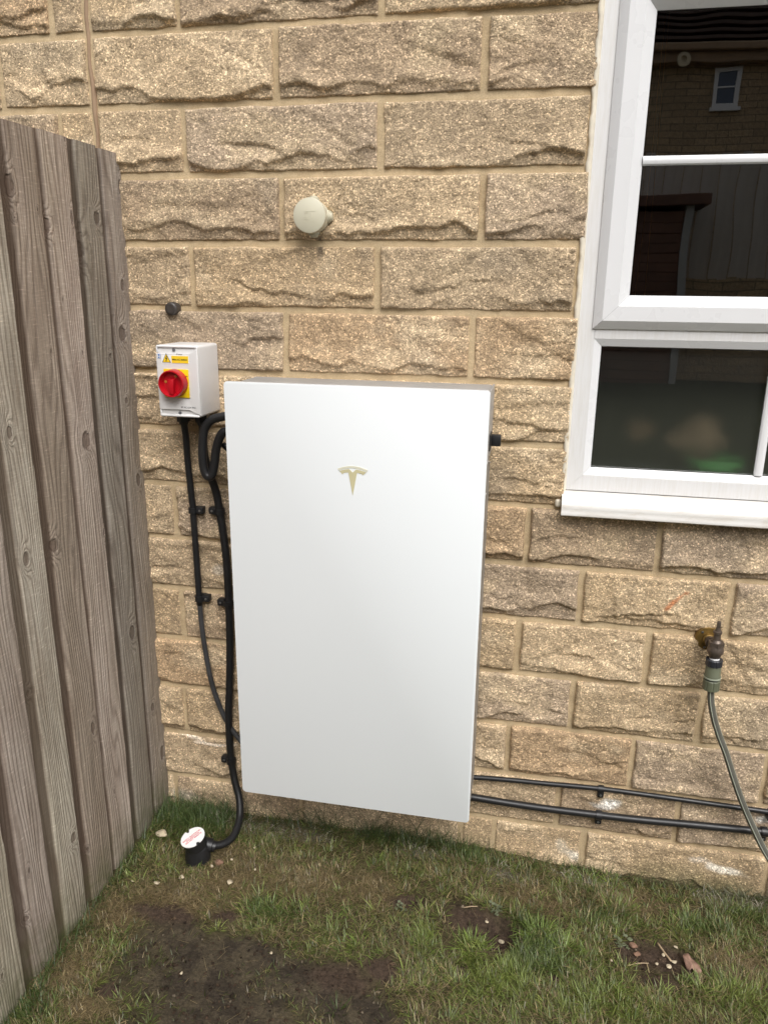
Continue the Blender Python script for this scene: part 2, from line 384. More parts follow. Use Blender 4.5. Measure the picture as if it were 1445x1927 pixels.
for bi, (x0, x1, zb, zt, fl) in enumerate(blocks):
    rs = np.random.default_rng(abs(900000+int(round(x0*997))*31+int(round(zb*1009))))
    fine = x1 > -.75 and x0 < 1.75 and zb < 2.1
    st = .0034 if fine else .03
    mx0, mx1 = x0+rs.uniform(.0038, .0065), x1-rs.uniform(.0038, .0065)
    if fl == 'w': mx1 = x1
    if fl == 'v': mx0 = x0
    mz0, mz1 = zb+rs.uniform(.0035, .0055), zt-rs.uniform(.0045, .0075)
    nx = max(4, int((mx1-mx0)/st)); nz = max(4, int((mz1-mz0)/st))
    U, Vv = np.meshgrid(np.linspace(0, 1, nx), np.linspace(0, 1, nz))
    X = mx0+U*(mx1-mx0); Z = mz0+Vv*(mz1-mz0); sd_ = rs.uniform(0, 500)
    # wavering edges
    wv = .0022 if fine else 0
    X2 = X+wv*((1-U)**6*fbm(Z*28, Z*0+sd_, 1)+U**6*fbm(Z*28, Z*0+sd_+9, 2))*1.6
    Z2 = Z+wv*((1-Vv)**6*fbm(X*24, X*0+sd_+3, 3)+Vv**6*fbm(X*24, X*0+sd_+5, 4))*1.6
    lx = X-mx0; rx = mx1-X; bz = Z-mz0; tz = mz1-Z
    h = .0135+.0068*fbm(X*7+sd_, Z*9, sd_, 3)
    # broad split facets
    for k in range(rs.integers(2, 5)):
        cx = rs.uniform(mx0, mx1); cz = rs.uniform(mz0, mz1); an = rs.uniform(-.6, .6)+(math.pi/2 if rs.random() < .25 else 0)
        dd = (Z-cz)*math.cos(an)+(X-cx)*math.sin(an)+.008*fbm(X*22, Z*22, sd_+k, 3)
        h = h-np.where(np.abs(X-cx) < .5, 1, 0)*rs.uniform(.003, .0062)*ss(-.006, .012, -dd*rs.choice([-1, 1]))*ss(.0, .09, .12-np.abs(X-cx)*.7)
    # chipped lower margin with an overhanging ridge
    q = fbm(X*6.5+sd_, X*0+sd_, 11, 3); amp = ss(-.3, .15, fbm(X*3.5+sd_*2, X*0, 7, 2)+rs.uniform(0, .4))
    c = (.012+.034*np.abs(q)*1.6+.006*fbm(X*40, X*0+sd_, 5, 3))*amp+.003
    top_h = h+amp*.0048*np.exp(-(np.maximum(bz-c, 0)/.024)**2)
    low_h = .0030+.0060*np.clip(bz/np.maximum(c, .004), 0, 1)**1.3
    k_ = ss(-.0035, .0035, bz-c+.003*fbm(X*60, Z*60, sd_, 2))
    h = np.minimum(top_h, low_h*(1-k_)+top_h*k_+0*U)
    # second scallop row on some blocks
    if rs.random() < .6:
        cx = rs.uniform(mx0+.05, max(mx0+.06, mx1-.05)); ww = rs.uniform(.05, .13); cz = mz0+rs.uniform(.03, .07)
        a = (X-cx)/ww; tl = rs.uniform(-.3, .3); arc = cz+tl*(X-cx)+rs.uniform(-.004, .012)*(1-a*a)+.020*fbm(X*16, Z*0, sd_, 4)+.004*fbm(X*60, Z*0, sd_, 2)
        m = (np.abs(a) < 1)
        h = h-np.where(m, rs.uniform(.004, .009)*(1-a*a), 0)*ss(.003, -.0015, Z-arc)*ss(-.045, -.0, Z-arc)
    h = h+.0040*fbm(X*26+sd_, Z*30, sd_, 4, .6)
    rg = 1-np.abs(fbm(X*20+sd_, Z*34, sd_+4, 3))*2
    h = h-.0030*ss(.72, 1.0, rg)*ss(-.1, .5, fbm(X*8, Z*8, sd_+8, 2))
    if fine: h = h+.00085*vn(X*150, Z*150, sd_)+.0007*rs.standard_normal(X.shape)*.8
    ed = np.minimum(np.minimum(lx if fl != 'v' else lx+1, rx if fl != 'w' else rx+1)*1.15, np.minimum(bz*1.5, tz))
    h = h*(.55+.45*ss(0, .008, ed+.002*fbm(X*50, Z*50, sd_, 2)))
    h = np.maximum(h, .0036+.002*fbm(X*40, Z*40, sd_+2, 3))
    if zb < LV[13]-.01: h = np.maximum(h*.8-.0005, .0032)
    border = (U == 0) | (U == 1) | (Vv == 0) | (Vv == 1)
    h = np.where(border, -.008, h)
    V = np.stack([X2, -h, Z2], -1).reshape(-1, 3)
    tc = tints[rs.integers(len(tints))]*rs.uniform(.92, 1.1)
    mot = ss(-.15, .5, fbm(X*9+sd_, Z*14, 3+sd_, 4))[..., None]
    col = tc*(1-mot)+mot*np.array((.56, .43, .28))*rs.uniform(.85, 1.05)
    gp_ = ss(.05, .5, fbm(X*6+sd_, Z*7, 90+sd_, 4))[..., None]*rs.uniform(.0, .6)
    col = col*(1-gp_)+gp_*np.array((.30, .24, .17))
    if fine:
        def blotch(px, pz, rx_, rz_, cc, amt, rot=0.0, fr=40):
            global col
            dx = X-px; dz = Z-pz; a = dx*math.cos(rot)+dz*math.sin(rot); b = -dx*math.sin(rot)+dz*math.cos(rot)
            m = ss(1.15, .35, np.sqrt((a/rx_)**2+(b/rz_)**2)+.55*fbm(X*fr, Z*fr, 5, 3))[..., None]*amt
            col = col*(1-m)+m*np.array(cc)
        if zb < .2 and zt > -.1:
            blotch(-.235, .012, .045, .006, (.85, .72, .58), .95, -.15, 70); blotch(-.175, -.002, .055, .006, (.90, .78, .65), .95, .0, 70); blotch(-.115, .004, .035, .006, (.88, .74, .6), .9, .25, 70)
        blotch(.975, -.020, .03, .016, (.85, .82, .76), .9); blotch(.965, -.035, .04, .012, (.85, .82, .76), .7)
        blotch(1.37, -.012, .035, .016, (.80, .77, .7), .85)
        blotch(1.29, -.185, .065, .013, (.86, .78, .66), .95, -.15); blotch(1.22, -.165, .03, .012, (.80, .70, .58), .6)
        blotch(.90, -.215, .03, .02, (.8, .74, .64), .7); blotch(.86, -.19, .02, .03, (.7, .62, .5), .5); blotch(-.27, -.20, .06, .03, (.55, .5, .42), .5)
        blotch(.12, .42, .02, .02, (.6, .55, .5), .3)
        blotch(1.075, .575, .038, .0075, (.50, .17, .06), .8, .85, 90); blotch(1.098, .598, .012, .006, (.50, .17, .06), .6, .2, 90)
        blotch(-.10, .56, .05, .02, (.5, .45, .38), .6)
        blotch(.18, 1.405, .012, .03, (.09, .07, .05), .85)  # narrow dark patch on the stone below the junction box
        mg = (ss(-.17, -.27, Z+.03*fbm(X*12, Z*12, 2, 3))*(.62+.25*ss(.75, .95, X)*ss(1.35, 1.2, X))*ss(-.3, .3, fbm(X*5, Z*5, 6, 3)+.3))[..., None]
        col = col*(1-mg)+mg*np.array((.075, .080, .022))
    idx = (np.arange(nz-1)[:, None]*nx+np.arange(nx-1)[None]).reshape(-1)+base_i
    VV.append(V); CC.append(col.reshape(-1, 3)); QQ.append(np.stack([idx, idx+1, idx+nx+1, idx+nx], -1)); base_i += nx*nz
me = fast_mesh('wall', np.concatenate(VV), np.concatenate(QQ), None, np.concatenate(CC)); me.shade_smooth()
H(link('wall', me, 'stone', house))
# mortar bed, with the window opening left out
def mortar_patch(x0, x1, z0, z1, st):
    nx = max(2, int((x1-x0)/st)+1); nz = max(2, int((z1-z0)/st)+1)
    X, Z = np.meshgrid(np.linspace(x0, x1, nx), np.linspace(z0, z1, nz))
    Y = .0012*fbm(X*30, Z*30, 0, 4)+.0006*vn(X*140, Z*140)
    near = np.min([np.abs(Z-l) for l in LV], axis=0)
    Y = Y+.0010*ss(.008, .0, near)-.0008
    blob = ss(.25, .6, fbm(X*11, Z*11, 44, 3)); Y = Y-.0008*blob
    if st > .01: Y = Y*0
    else: Y = np.where((X > WX0-.01) & (X < WX1+.01) & (Z > WZ0-.02) & (Z < WZ1+.01), np.maximum(Y, .002), Y)
    V = np.stack([X, Y, Z], -1).reshape(-1, 3); idx = (np.arange(nz-1)[:, None]*nx+np.arange(nx-1)[None]).reshape(-1)
    return V, np.stack([idx, idx+1, idx+nx+1, idx+nx], -1)
VV, QQ, b = [], [], 0
for (a0, a1, c0, c1, s_) in ((-.75, WX0, -.45, 2.05, .005), (WX0, WX1, -.45, WZ0, .005), (WX0, WX1, WZ1, 2.05, .005), (WX1, 1.8, -.45, 2.05, .008), (-2.9, -.75, -.45, 2.05, .2), (1.8, 5, -.45, 2.05, .2), (-2.9, 5, 2.05, 5.2, .3)):
    V, Q = mortar_patch(a0, a1, c0, c1, s_); VV.append(V); QQ.append(Q+b); b += len(V)
me = fast_mesh('mortar', np.concatenate(VV), np.concatenate(QQ)); me.shade_smooth(); H(link('mortar', me, 'mortar', house))
# movement joint strip
def strip(bm):
    prev = None
    for k in range(140):
        z = -.25+k*.02; wob = .002*math.sin(z*23)+.0015*math.sin(z*61+1); ww = .0062+.0012*math.sin(z*37); y = -.004-.002*math.sin(z*19)
        cur = [bm.verts.new((XJ+wob+sx_*ww, yy, z)) for sx_, yy in ((-1, .004), (-.7, y), (0, y-.002), (.7, y), (1, .004))]
        if prev:
            for a in range(4): bm.faces.new((prev[a], prev[a+1], cur[a+1], cur[a]))
        prev = cur
H(mk('movement_joint', 'joint_sealant', house, strip, smooth=True))
# dark room behind the window
def room(bm):
    bm_box(bm, (.3, .13, .2), (2.3, 2.6, 2.4))
    for f in list(bm.faces):
        if f.calc_center_median().y < .14: bm.faces.remove(f)
    for (a, b_, c_, d_) in ((.3, WX0, .2, 2.4), (WX1, 2.3, .2, 2.4), (WX0, WX1, .2, WZ0), (WX0, WX1, WZ1, 2.4)): 
        bm.faces.new([bm.verts.new(p) for p in ((a, .13, c_), (b_, .13, c_), (b_, .13, d_), (a, .13, d_))])
    for (p, q_) in (((WX0, WZ0), (WX1, WZ0)), ((WX1, WZ0), (WX1, WZ1)), ((WX1, WZ1), (WX0, WZ1)), ((WX0, WZ1), (WX0, WZ0))):
        bm.faces.new([bm.verts.new(p_) for p_ in ((p[0], .004, p[1]), (q_[0], .004, q_[1]), (q_[0], .13, q_[1]), (p[0], .13, p[1]))])
H(mk('interior_room', 'room_dark', house, room))
# ---------------- window
def ring(bm, x0, x1, z0, z1, prof, gap=.00025):
    """mitred frame: prof = (inset, y) from the outside in"""
    def loop(i): return [(x0+i, z0+i), (x1-i, z0+i), (x1-i, z1-i), (x0+i, z1-i)]
    for s in range(4):
        prev = None
        for (i, y) in prof:
            L = loop(i); a, b_ = Vector((L[s][0], y, L[s][1])), Vector((L[(s+1) % 4][0], y, L[(s+1) % 4][1])); d = (b_-a).normalized()*gap
            cur = (bm.verts.new(a+d), bm.verts.new(b_-d))
            if prev: bm.faces.new((prev[0], prev[1], cur[1], cur[0]))
            prev = cur
BX = 1.225
def frame(bm):
    ring(bm, .790, 1.660, .8405, 1.966, [(0, .05), (0, .0015), (.0012, 0), (.0385, 0), (.0395, .0015), (.0395, .05)])
win = H(mk('window', 'upvc_dirty', house, frame, auto=35))
win.name = 'window'
def sub(name, mat, fn, **k): return mk(name, mat, win, fn, **k)
def transom(bm):
    vs = [(.829, .0505, 1.181), (.829, .0505, 1.2335)]
    pr = [(.06, 1.203), (.0, 1.203), (.0, 1.232), (.06, 1.232)]
    A = [bm.verts.new((.8293, y, z)) for y, z in pr]; B = [bm.verts.new((1.6207, y, z)) for y, z in pr]
    for k in range(4): bm.faces.new((A[k], A[(k+1) % 4], B[(k+1) % 4], B[k]))
sub('transom', 'upvc_dirty', transom)
def low_bead(bm): ring(bm, .8285, 1.6215, .8795, 1.2035, [(0, .03), (0, .0008), (.0008, .0002), (.0175, .0085), (.0185, .010), (.0185, .03)])
sub('glazing_bead', 'upvc', low_bead, auto=25)
def sash(bm):
    ring(bm, .8225, 1.6275, 1.2245, 1.934, [(0, .004), (0, -.004), (.001, -.005), (.018, -.0195), (.0192, -.020), (.0510, -.020), (.0516, -.0192), (.052, -.0188), (.0735, -.0035), (.0745, -.002), (.0745, .02)])
sub('sash', 'upvc', sash, auto=22)
def pane(bm, x0, x1, z0, z1, y): bm.faces.new([bm.verts.new(p) for p in ((x0, y, z0), (x1, y, z0), (x1, y, z1), (x0, y, z1))])
sub('upper_pane', 'glass', lambda bm: pane(bm, .895, 1.555, 1.297, 1.861, 0.0))
sub('lower_pane', 'glass', lambda bm: pane(bm, .846, 1.605, .897, 1.186, .011))
def gask(bm):
    ring(bm, .8955, 1.5545, 1.2975, 1.8605, [(0, -.0028), (.0022, -.0006), (.0022, .004)]); ring(bm, .8455, 1.6045, .8965, 1.1865, [(0, .0095), (.003, .0104), (.003, .014)])
sub('gasket', 'gasket', gask)
def bar(bm, x0, x1, z0, z1, y):
    if x1-x0 > z1-z0:
        m = (z0+z1)/2; pr = [(z0, y+.004), (z0, y-.0035), (z0+.003, y-.0065), (m-.002, y-.008), (m+.002, y-.008), (z1-.003, y-.0065), (z1, y-.0035), (z1, y+.004)]
        A = [bm.verts.new((x0, yy, z)) for z, yy in pr]; B = [bm.verts.new((x1, yy, z)) for z, yy in pr]
    else:
        m = (x0+x1)/2; pr = [(x0, y+.004), (x0, y-.0035), (x0+.003, y-.0065), (m-.002, y-.008), (m+.002, y-.008), (x1-.003, y-.0065), (x1, y-.0035), (x1, y+.004)]
        A = [bm.verts.new((x, yy, z0)) for x, yy in pr]; B = [bm.verts.new((x, yy, z1)) for x, yy in pr]
    for k in range(len(pr)-1): bm.faces.new((A[k], A[k+1], B[k+1], B[k]))
sub('glazing_bar', 'upvc', lambda bm: bar(bm, .897, 1.553, 1.5675, 1.5865, 0.0), auto=20)
sub('glazing_bar', 'upvc', lambda bm: bar(bm, BX-.0095, BX+.0095, 1.2985, 1.566, 0.0), auto=20)
sub('glazing_bar', 'upvc', lambda bm: bar(bm, BX-.0095, BX+.0095, 1.588, 1.8595, 0.0), auto=20)
sub('glazing_bar', 'upvc', lambda bm: bar(bm, BX-.0095, BX+.0095, .8985, 1.1845, .011), auto=20)
def sill(bm):
    pr = [(.03, .8385), (.002, .8385), (-.028, .8285), (-.044, .8205), (-.0485, .8185), (-.051, .814), (-.0515, .806), (-.0505, .7985), (-.0515, .7965), (-.051, .7895), (-.049, .7875), (-.040, .7875), (-.040, .797), (.03, .797)]
    A = [bm.verts.new((.7835, y, z)) for y, z in pr]; B = [bm.verts.new((1.667, y, z)) for y, z in pr]
    for k in range(len(pr)): bm.faces.new((A[k], A[(k+1) % len(pr)], B[(k+1) % len(pr)], B[k]))
    bm.faces.new(A); bm.faces.new(B[::-1])
sub('window_sill', 'upvc_sill', sill, auto=35)
def sealb(bm):
    prev = None
    for k in range(130):
        z = .80+k*.0091; a = .0015*math.sin(z*83)+.001*math.sin(z*211)
        cur = [bm.verts.new((x, y, z)) for x, y in ((.7795+a*.6, .004), (.781+a, -.006), (.786+a*.5, -.0075), (.791, -.003), (.7925, .001))]
        if prev:
            for q_ in range(4): bm.faces.new((prev[q_], prev[q_+1], cur[q_+1], cur[q_]))
        prev = cur
    bm_box(bm, (.769, -.014, .797), (.7832, .002, .818), .005)
sub('sealant_bead', 'sealant', sealb, smooth=True)
sub('frosted_film', 'frosted_film', lambda bm: pane(bm, .85, 1.60, .90, 1.183, .024))
# behind the glass
def cord(bm): pass
bc = empty('blind_cord', (.92, .05, 1.3), 'two thin brown cords of a blind hanging behind the upper window pane', 'cord')
for pts in ([(.921, .05, 1.93), (.9195, .05, 1.754), (.9205, .05, 1.555), (.915, .05, 1.30), (.914, .05, 1.25)], [(.927, .05, 1.93), (.928, .05, 1.754), (.932, .05, 1.554), (.936, .05, 1.30), (.937, .05, 1.25)]):
    o = link('cord', tube_mesh('cord', pts, .0007, 6, .02), 'cord', bc); o.location = (-.92, -.05, -1.3)
def blob(name, mat, loc, r, label, cat, seed):
    def fn(bm):
        bmesh.ops.create_icosphere(bm, subdivisions=4, radius=1)
        for v in bm.verts:
            n_ = v.co.copy(); k = 1+.12*math.sin(n_.x*4+seed)+.08*math.sin(n_.z*6+seed*2); v.co = Vector((n_.x*r[0]*k, n_.y*r[1]*k, n_.z*r[2]*k))
    return tag(mk(name, mat, None, fn, loc=loc, smooth=True), label, cat)
tag(mk('green_bowl', 'bowl_green', None, lambda bm: bm_lathe(bm, (1.145, .10, .86), (0, 0, 1), [(0, .03), (.012, .05), (.045, .068), (.062, .070), (.062, .066), (.02, .045), (.012, .001)], 40), smooth=True), 'bright green bowl blurred behind the lower window pane', 'bowl')
blob('soft_toy', 'brown_fur', (1.105, .15, .955), (.075, .04, .055), 'brown soft shape blurred behind the lower window pane', 'toy', 1)
blob('plant_pot', 'pot_brown', (.965, .16, .975), (.035, .03, .03), 'small dull brown shape blurred near the left of the lower pane', 'pot', 3)
tag(mk('window_board', 'upvc_dirty', None, lambda bm: bm_box(bm, (.795, .03, .842), (1.655, .25, .858), .004)), 'pale inner window board seen dimly through the lower pane', 'window board')

# ================================================================== BATTERY CABINET
PW, PH = .609, 1.099
bat = empty('battery_cabinet', (0, 0, 0), 'tall white glass-fronted home battery hung on the stone wall', 'battery')
def glassf(bm):
    r = .008; pts = []
    for cx, cz, a0 in ((PW-r, PH-r, 0), (r, PH-r, 90), (r, r, 180), (PW-r, r, 270)):
        for k in range(7): a = R_(a0+15*k); pts.append((cx+r*math.cos(a), cz+r*math.sin(a)))
    poly_prism(bm, pts, -.200, -.1935)
    bmesh.ops.bevel(bm, geom=[e for e in bm.edges if all(abs(v.co.y+.2) < 1e-6 for v in e.verts)], offset=.0012, segments=2, profile=.5, affect='EDGES')
mk('front_panel', 'white_glass', bat, glassf, auto=30)
def body(bm):
    bm_box(bm, (.008, -.1930, .010), (.604, -.018, 1.092), .006)
mk('body', 'casing_grey', bat, body, auto=30)
def rail(bm):
    bm_box(bm, (.6035, -.192, .935), (.6085, -.020, 1.0935), .002)
mk('side_trim', 'casing_grey', bat, rail, auto=30)
def cover(bm):
    pts = [(-.188, .935), (-.150, .935), (-.026, .905), (-.022, .012), (-.188, .012)]
    A = [bm.verts.new((.6042, y, z)) for y, z in pts]; B = [bm.verts.new((.6068, y, z)) for y, z in pts]
    bm.faces.new(A[::-1]); bm.faces.new(B)
    for k in range(5): bm.faces.new((A[k], A[(k+1) % 5], B[(k+1) % 5], B[k]))
mk('side_cover', 'casing_warm', bat, cover)
def cedge(bm):
    bm_cyl(bm, (.6075, -.185, .9345), (.6075, -.150, .934), .0016, n=8); bm_cyl(bm, (.6075, -.150, .934), (.6075, -.028, .904), .0016, n=8)
    bm_cyl(bm, (.6075, -.186, .862), (.6075, -.150, .858), .0014, n=8)
mk('cover_edge', 'casing_edge', bat, cedge)
def sw(bm):
    bm_box(bm, (.6088, -.145, .955), (.6115, -.085, .992), .001)
    bm_box(bm, (.6105, -.108, .960), (.633, -.089, .986), .002)
mk('isolator_knob', 'black_plastic', bat, sw, auto=30)
def brk(bm): bm_box(bm, (.03, -.0175, .03), (.585, .012, 1.07), .002)
mk('wall_bracket', 'casing_warm', bat, brk)
# emblem
ex, ez, k_ = .305, .9165, .1031e-3
def arc_pts(xa, xb, y0, n=16): return [((xa+(xb-xa)*i/n), y0+ (((xa+(xb-xa)*i/n)/345)**2)*75) for i in range(n+1)]
def emb_top(bm):
    P = arc_pts(-348, 348, 0)+[(325, 120)]+arc_pts(310, -310, 52)[0:]+[(-325, 120)]
    poly_prism(bm, [(ex+x*k_, ez-y*k_) for x, y in P], -.2000, -.2008)
def emb_stem(bm):
    Rr = arc_pts(75, 305, 72)+[(235, 200)]+[(200, 168), (150, 155), (98, 155), (0, 680)]
    Ll = [(-x, y) for x, y in Rr[:-1]][::-1]
    P = [(0, 150)]+Rr+Ll
    poly_prism(bm, [(ex+x*k_, ez-y*k_) for x, y in P], -.2000, -.2008)
mk('emblem', 'gold_pale', bat, emb_top); mk('emblem', 'gold', bat, emb_stem)

# ================================================================== ISOLATOR
iso = empty('isolator_switch', (-.146, -.02, 1.085), 'grey isolator box with a round red switch on a yellow plate', 'switch box')
def I(name, mat, fn, **k):
    o = mk(name, mat, iso, fn, **k); o.location = (.146, .02, -1.085); return o
X0, X1, Z0, Z1, YF = -.2005, -.0925, .9985, 1.172, -.130
I('box', 'isolator_grey', lambda bm: bm_box(bm, (X0+.0004, YF+.0045, Z0), (X1, -.006, Z1), .0075, 4), auto=30)
def lid(bm):
    pts = []
    zb, zt = Z0+.019, Z1-.0205
    A = [(X0, zb), (X0+.002, zb)]
    for cx, cz, a0, r in ((X1-.010, zt-.000, 0, .0), ):
        pass
    xs = np.linspace(X0, X1, 20)
    low = [(x, zb-.014*ss(.78, 1.0, (x-X0)/(X1-X0))) for x in xs]; top = [(x, zt+.016*ss(.86, 1.0, (x-X0)/(X1-X0))) for x in xs[::-1]]
    P = [(float(a), float(b_)) for a, b_ in low+top]
    poly_prism(bm, P, YF, YF+.006)
    bmesh.ops.bevel(bm, geom=[e for e in bm.edges if all(abs(v.co.y-YF) < 1e-6 for v in e.verts)], offset=.0025, segments=3, profile=.5, affect='EDGES')
I('lid', 'isolator_grey', lid, auto=40)
for zc in (Z0+.0035, Z1-.0035):
    def lip(bm):
        bm_box(bm, (X0+.001, YF+.0005, zc-.0032), (X1-.004, YF+.007, zc+.0032), .003, 3)
        z2 = zc+(.007 if zc < 1.05 else -.007)
        bm_box(bm, (X0+.0008, YF+.0007, z2-.0085), (X0+.0042, YF+.007, z2+.0085), .0016, 2)
    I('rim', 'isolator_lip', lip, auto=40)
for x_, z_ in ((-.1545, Z1-.0112), (-.148, Z0+.0105)):
    I('screw', 'ink_grey', lambda bm: bm_cyl(bm, (x_, YF+.0060, z_), (x_, YF+.0022, z_), .0038, n=20))
I('yellow_plate', 'yellow', lambda bm: bm_box(bm, (-.1815, YF-.0035, 1.047), (-.1175, YF-.0005, 1.1155), .0012), auto=40)
KX, KZ = -.1530, 1.0825
def kn(bm):
    bm_lathe(bm, (KX, YF-.0036, KZ), (0, -1, 0), [(0, .0335), (.014, .0325), (.022, .0325), (.0245, .0315), (.0248, .0295), (.019, .0265), (.012, .024), (.010, .0)], 56)
I('red_knob', 'red', kn, auto=35)
def grip(bm):
    poly_prism(bm, [(KX-.0075, KZ+.011), (KX+.0075, KZ+.011), (KX+.0068, KZ-.001), (KX+.0050, KZ-.0255), (KX-.0050, KZ-.0255), (KX-.0068, KZ-.001)], YF-.0275, YF-.012)
    bmesh.ops.bevel(bm, geom=[e for e in bm.edges], offset=.0011, segments=2, profile=.5, affect='EDGES')
I('knob_grip', 'red', grip, auto=35)
for x_, z_ in ((KX-.018, KZ+.004), (KX+.009, KZ+.018)):
    I('padlock_slot', 'slot_orange', lambda bm: bm_cyl(bm, (x_, YF-.0135, z_), (x_, YF-.0165, z_), .0033, n=12))
def tri(bm): poly_prism(bm, [(-.1845, 1.1305), (-.1615, 1.1305), (-.173, 1.1525)], YF-.0008, YF-.0002)
def tri2(bm): poly_prism(bm, [(-.1822, 1.1318), (-.1638, 1.1318), (-.173, 1.1498)], YF-.0014, YF-.0009)
def bolt(bm):
    poly_prism(bm, [(x_, z_+.0067) for x_, z_ in [(-.1722, 1.1390), (-.1755, 1.1325), (-.1728, 1.1325), (-.1738, 1.1285), (-.1752, 1.129), (-.1730, 1.1262), (-.1716, 1.1298), (-.1727, 1.129), (-.1700, 1.1342), (-.1724, 1.1342), (-.1705, 1.1390)]], YF-.0020, YF-.0015)
I('label_border', 'label_white', lambda bm: bm_box(bm, (-.1862, YF-.00045, 1.1282), (-.1155, YF-.0001, 1.1485)))
I('warning_triangle', 'ink', tri); I('warning_triangle', 'label_yellow', tri2); I('lightning_bolt', 'ink', bolt)
I('warning_label', 'label_yellow', lambda bm: bm_box(bm, (-.1595, YF-.0012, 1.1300), (-.1165, YF-.0005, 1.1468)))
def IT(s, size, mat, x, z, dy=.0016, **k):
    o = text_obj('lettering', s, size, mat, iso, wallM(x, YF-dy, z), **k); o.location = (.146, .02, -1.085)
IT('Main A.C. Isolator', .0052, 'ink', -.138, 1.1384, sx=1.0, bold=.0001)
IT('PV System', .0036, 'ink', -.139, 1.1508, dy=.0008)
IT('4P AC 63A IP65', .0058, 'ink_grey', -.1235, 1.0235, dy=.0005)
I('maker_mark', 'ink_blue', lambda bm: [bm_box(bm, (-.1960, YF-.0006, 1.1400), (-.1880, YF-.0001, 1.1505))])
I('maker_mark', 'label_white', lambda bm: [bm_box(bm, (-.1952, YF-.0012, 1.1410), (-.1938, YF-.0007, 1.1495)), bm_box(bm, (-.1902, YF-.0012, 1.1410), (-.1888, YF-.0007, 1.1495)), bm_box(bm, (-.1936, YF-.0012, 1.1445), (-.1904, YF-.0007, 1.1455))])
IT('ON', .0055, 'ink', -.1235, 1.099, dy=.0038)
def gland(bm):
    bm_cyl(bm, (-.172, -.062, Z0-.0005), (-.172, -.062, Z0-.022), .0165, n=6); bm_cyl(bm, (-.172, -.062, Z0-.022), (-.172, -.062, Z0-.029), .0125, .011, n=24)
    bm_cyl(bm, (-.120, -.062, Z0-.0005), (-.120, -.062, Z0-.022), .0180, n=6); bm_cyl(bm, (-.120, -.062, Z0-.022), (-.120, -.062, Z0-.029), .0145, .013, n=24)
    bm_box(bm, (-.155, -.080, Z0-.012), (-.137, -.045, Z0-.0005), .002)
I('cable_gland', 'black_plastic', gland, auto=30)

# ================================================================== CONDUITS AND CLIPS
def conduit(name, pts, r, mat, label, cat='cable', corr=None, n=16):
    o = link(name, tube_mesh(name, pts, r, n, .012, corr), mat); return tag(o, label, cat)
conduit('power_cable', [(-.172, -.062, .978), (-.174, -.050, .93), (-.180, -.036, .87), (-.1795, -.029, .78), (-.1785, -.026, .73), (-.177, -.026, .60), (-.176, -.026, .50), (-.1755, -.026, .455)], .0088, 'black_plastic', 'straight black conduit dropping from the left gland of the isolator box', 'cable')
conduit('flexible_cable', [(-.1755, -.026, .462), (-.172, -.027, .38), (-.163, -.028, .29), (-.150, -.028, .205), (-.130, -.027, .135), (-.108, -.026, .085), (-.075, -.028, .040), (-.035, -.035, .005), (.02, -.05, -.0 ), (.08, -.06, .03)], .0072, 'grey_cable', 'thin dark grey cable curving behind the black conduit to the battery foot', 'cable')
conduit('corrugated_conduit', [(-.120, -.062, .975), (-.122, -.060, .93), (-.124, -.052, .885), (-.118, -.042, .84), (-.106, -.033, .785), (-.101, -.028, .73), (-.094, -.026, .66), (-.089, -.026, .58), (-.089, -.026, .45), (-.092, -.026, .33), (-.098, -.027, .22), (-.105, -.027, .13), (-.107, -.027, .03), (-.103, -.028, -.05), (-.094, -.034, -.10), (-.078, -.046, -.145), (-.0655, -.075, -.180), (-.060, -.115, -.196), (-.063, -.150, -.203), (-.079, -.182, -.200), (-.105, -.205, -.190), (-.135, -.215, -.178)], .0108, 'black_plastic', 'black corrugated conduit running down beside the battery to the small black pot', 'cable', corr=(.0042, .0005))
conduit('looped_conduit', [(-.02, -.10, 1.005), (-.052, -.10, .999), (-.078, -.10, .990), (-.098, -.099, .968), (-.106, -.098, .935), (-.110, -.096, .890), (-.108, -.094, .858), (-.099, -.093, .843), (-.089, -.092, .848), (-.081, -.092, .875), (-.073, -.094, .915), (-.061, -.097, .945), (-.046, -.10, .962), (-.01, -.10, .968)], .0112, 'black_gloss', 'black conduit looped beside the top left edge of the battery', 'cable', corr=(.0042, .0004))
conduit('battery_lead', [(-.066, -.07, .925), (-.050, -.068, .910), (-.035, -.066, .893), (-.01, -.066, .87)], .0075, 'black_plastic', 'short black lead tucked behind the conduit loop by the battery edge', 'cable')
conduit('wall_cable', [(.54, -.03, .006), (.604, -.024, .012), (.70, -.023, .0175), (.80, -.023, .021), (.946, -.023, .027), (1.10, -.023, .026), (1.25, -.023, .024), (1.37, -.023, .022), (1.55, -.023, .018), (1.9, -.023, .018)], .0066, 'black_gloss', 'thin black cable running right along the wall, the upper of the pair', 'cable')
conduit('wall_conduit', [(.54, -.03, -.048), (.60, -.027, -.050), (.70, -.026, -.054), (.80, -.026, -.0555), (.947, -.026, -.054), (1.06, -.026, -.051), (1.20, -.026, -.044), (1.373, -.026, -.037), (1.55, -.026, -.035), (1.9, -.026, -.035)], .0098, 'black_gloss', 'thick black conduit running right along the wall, the lower of the pair', 'cable')
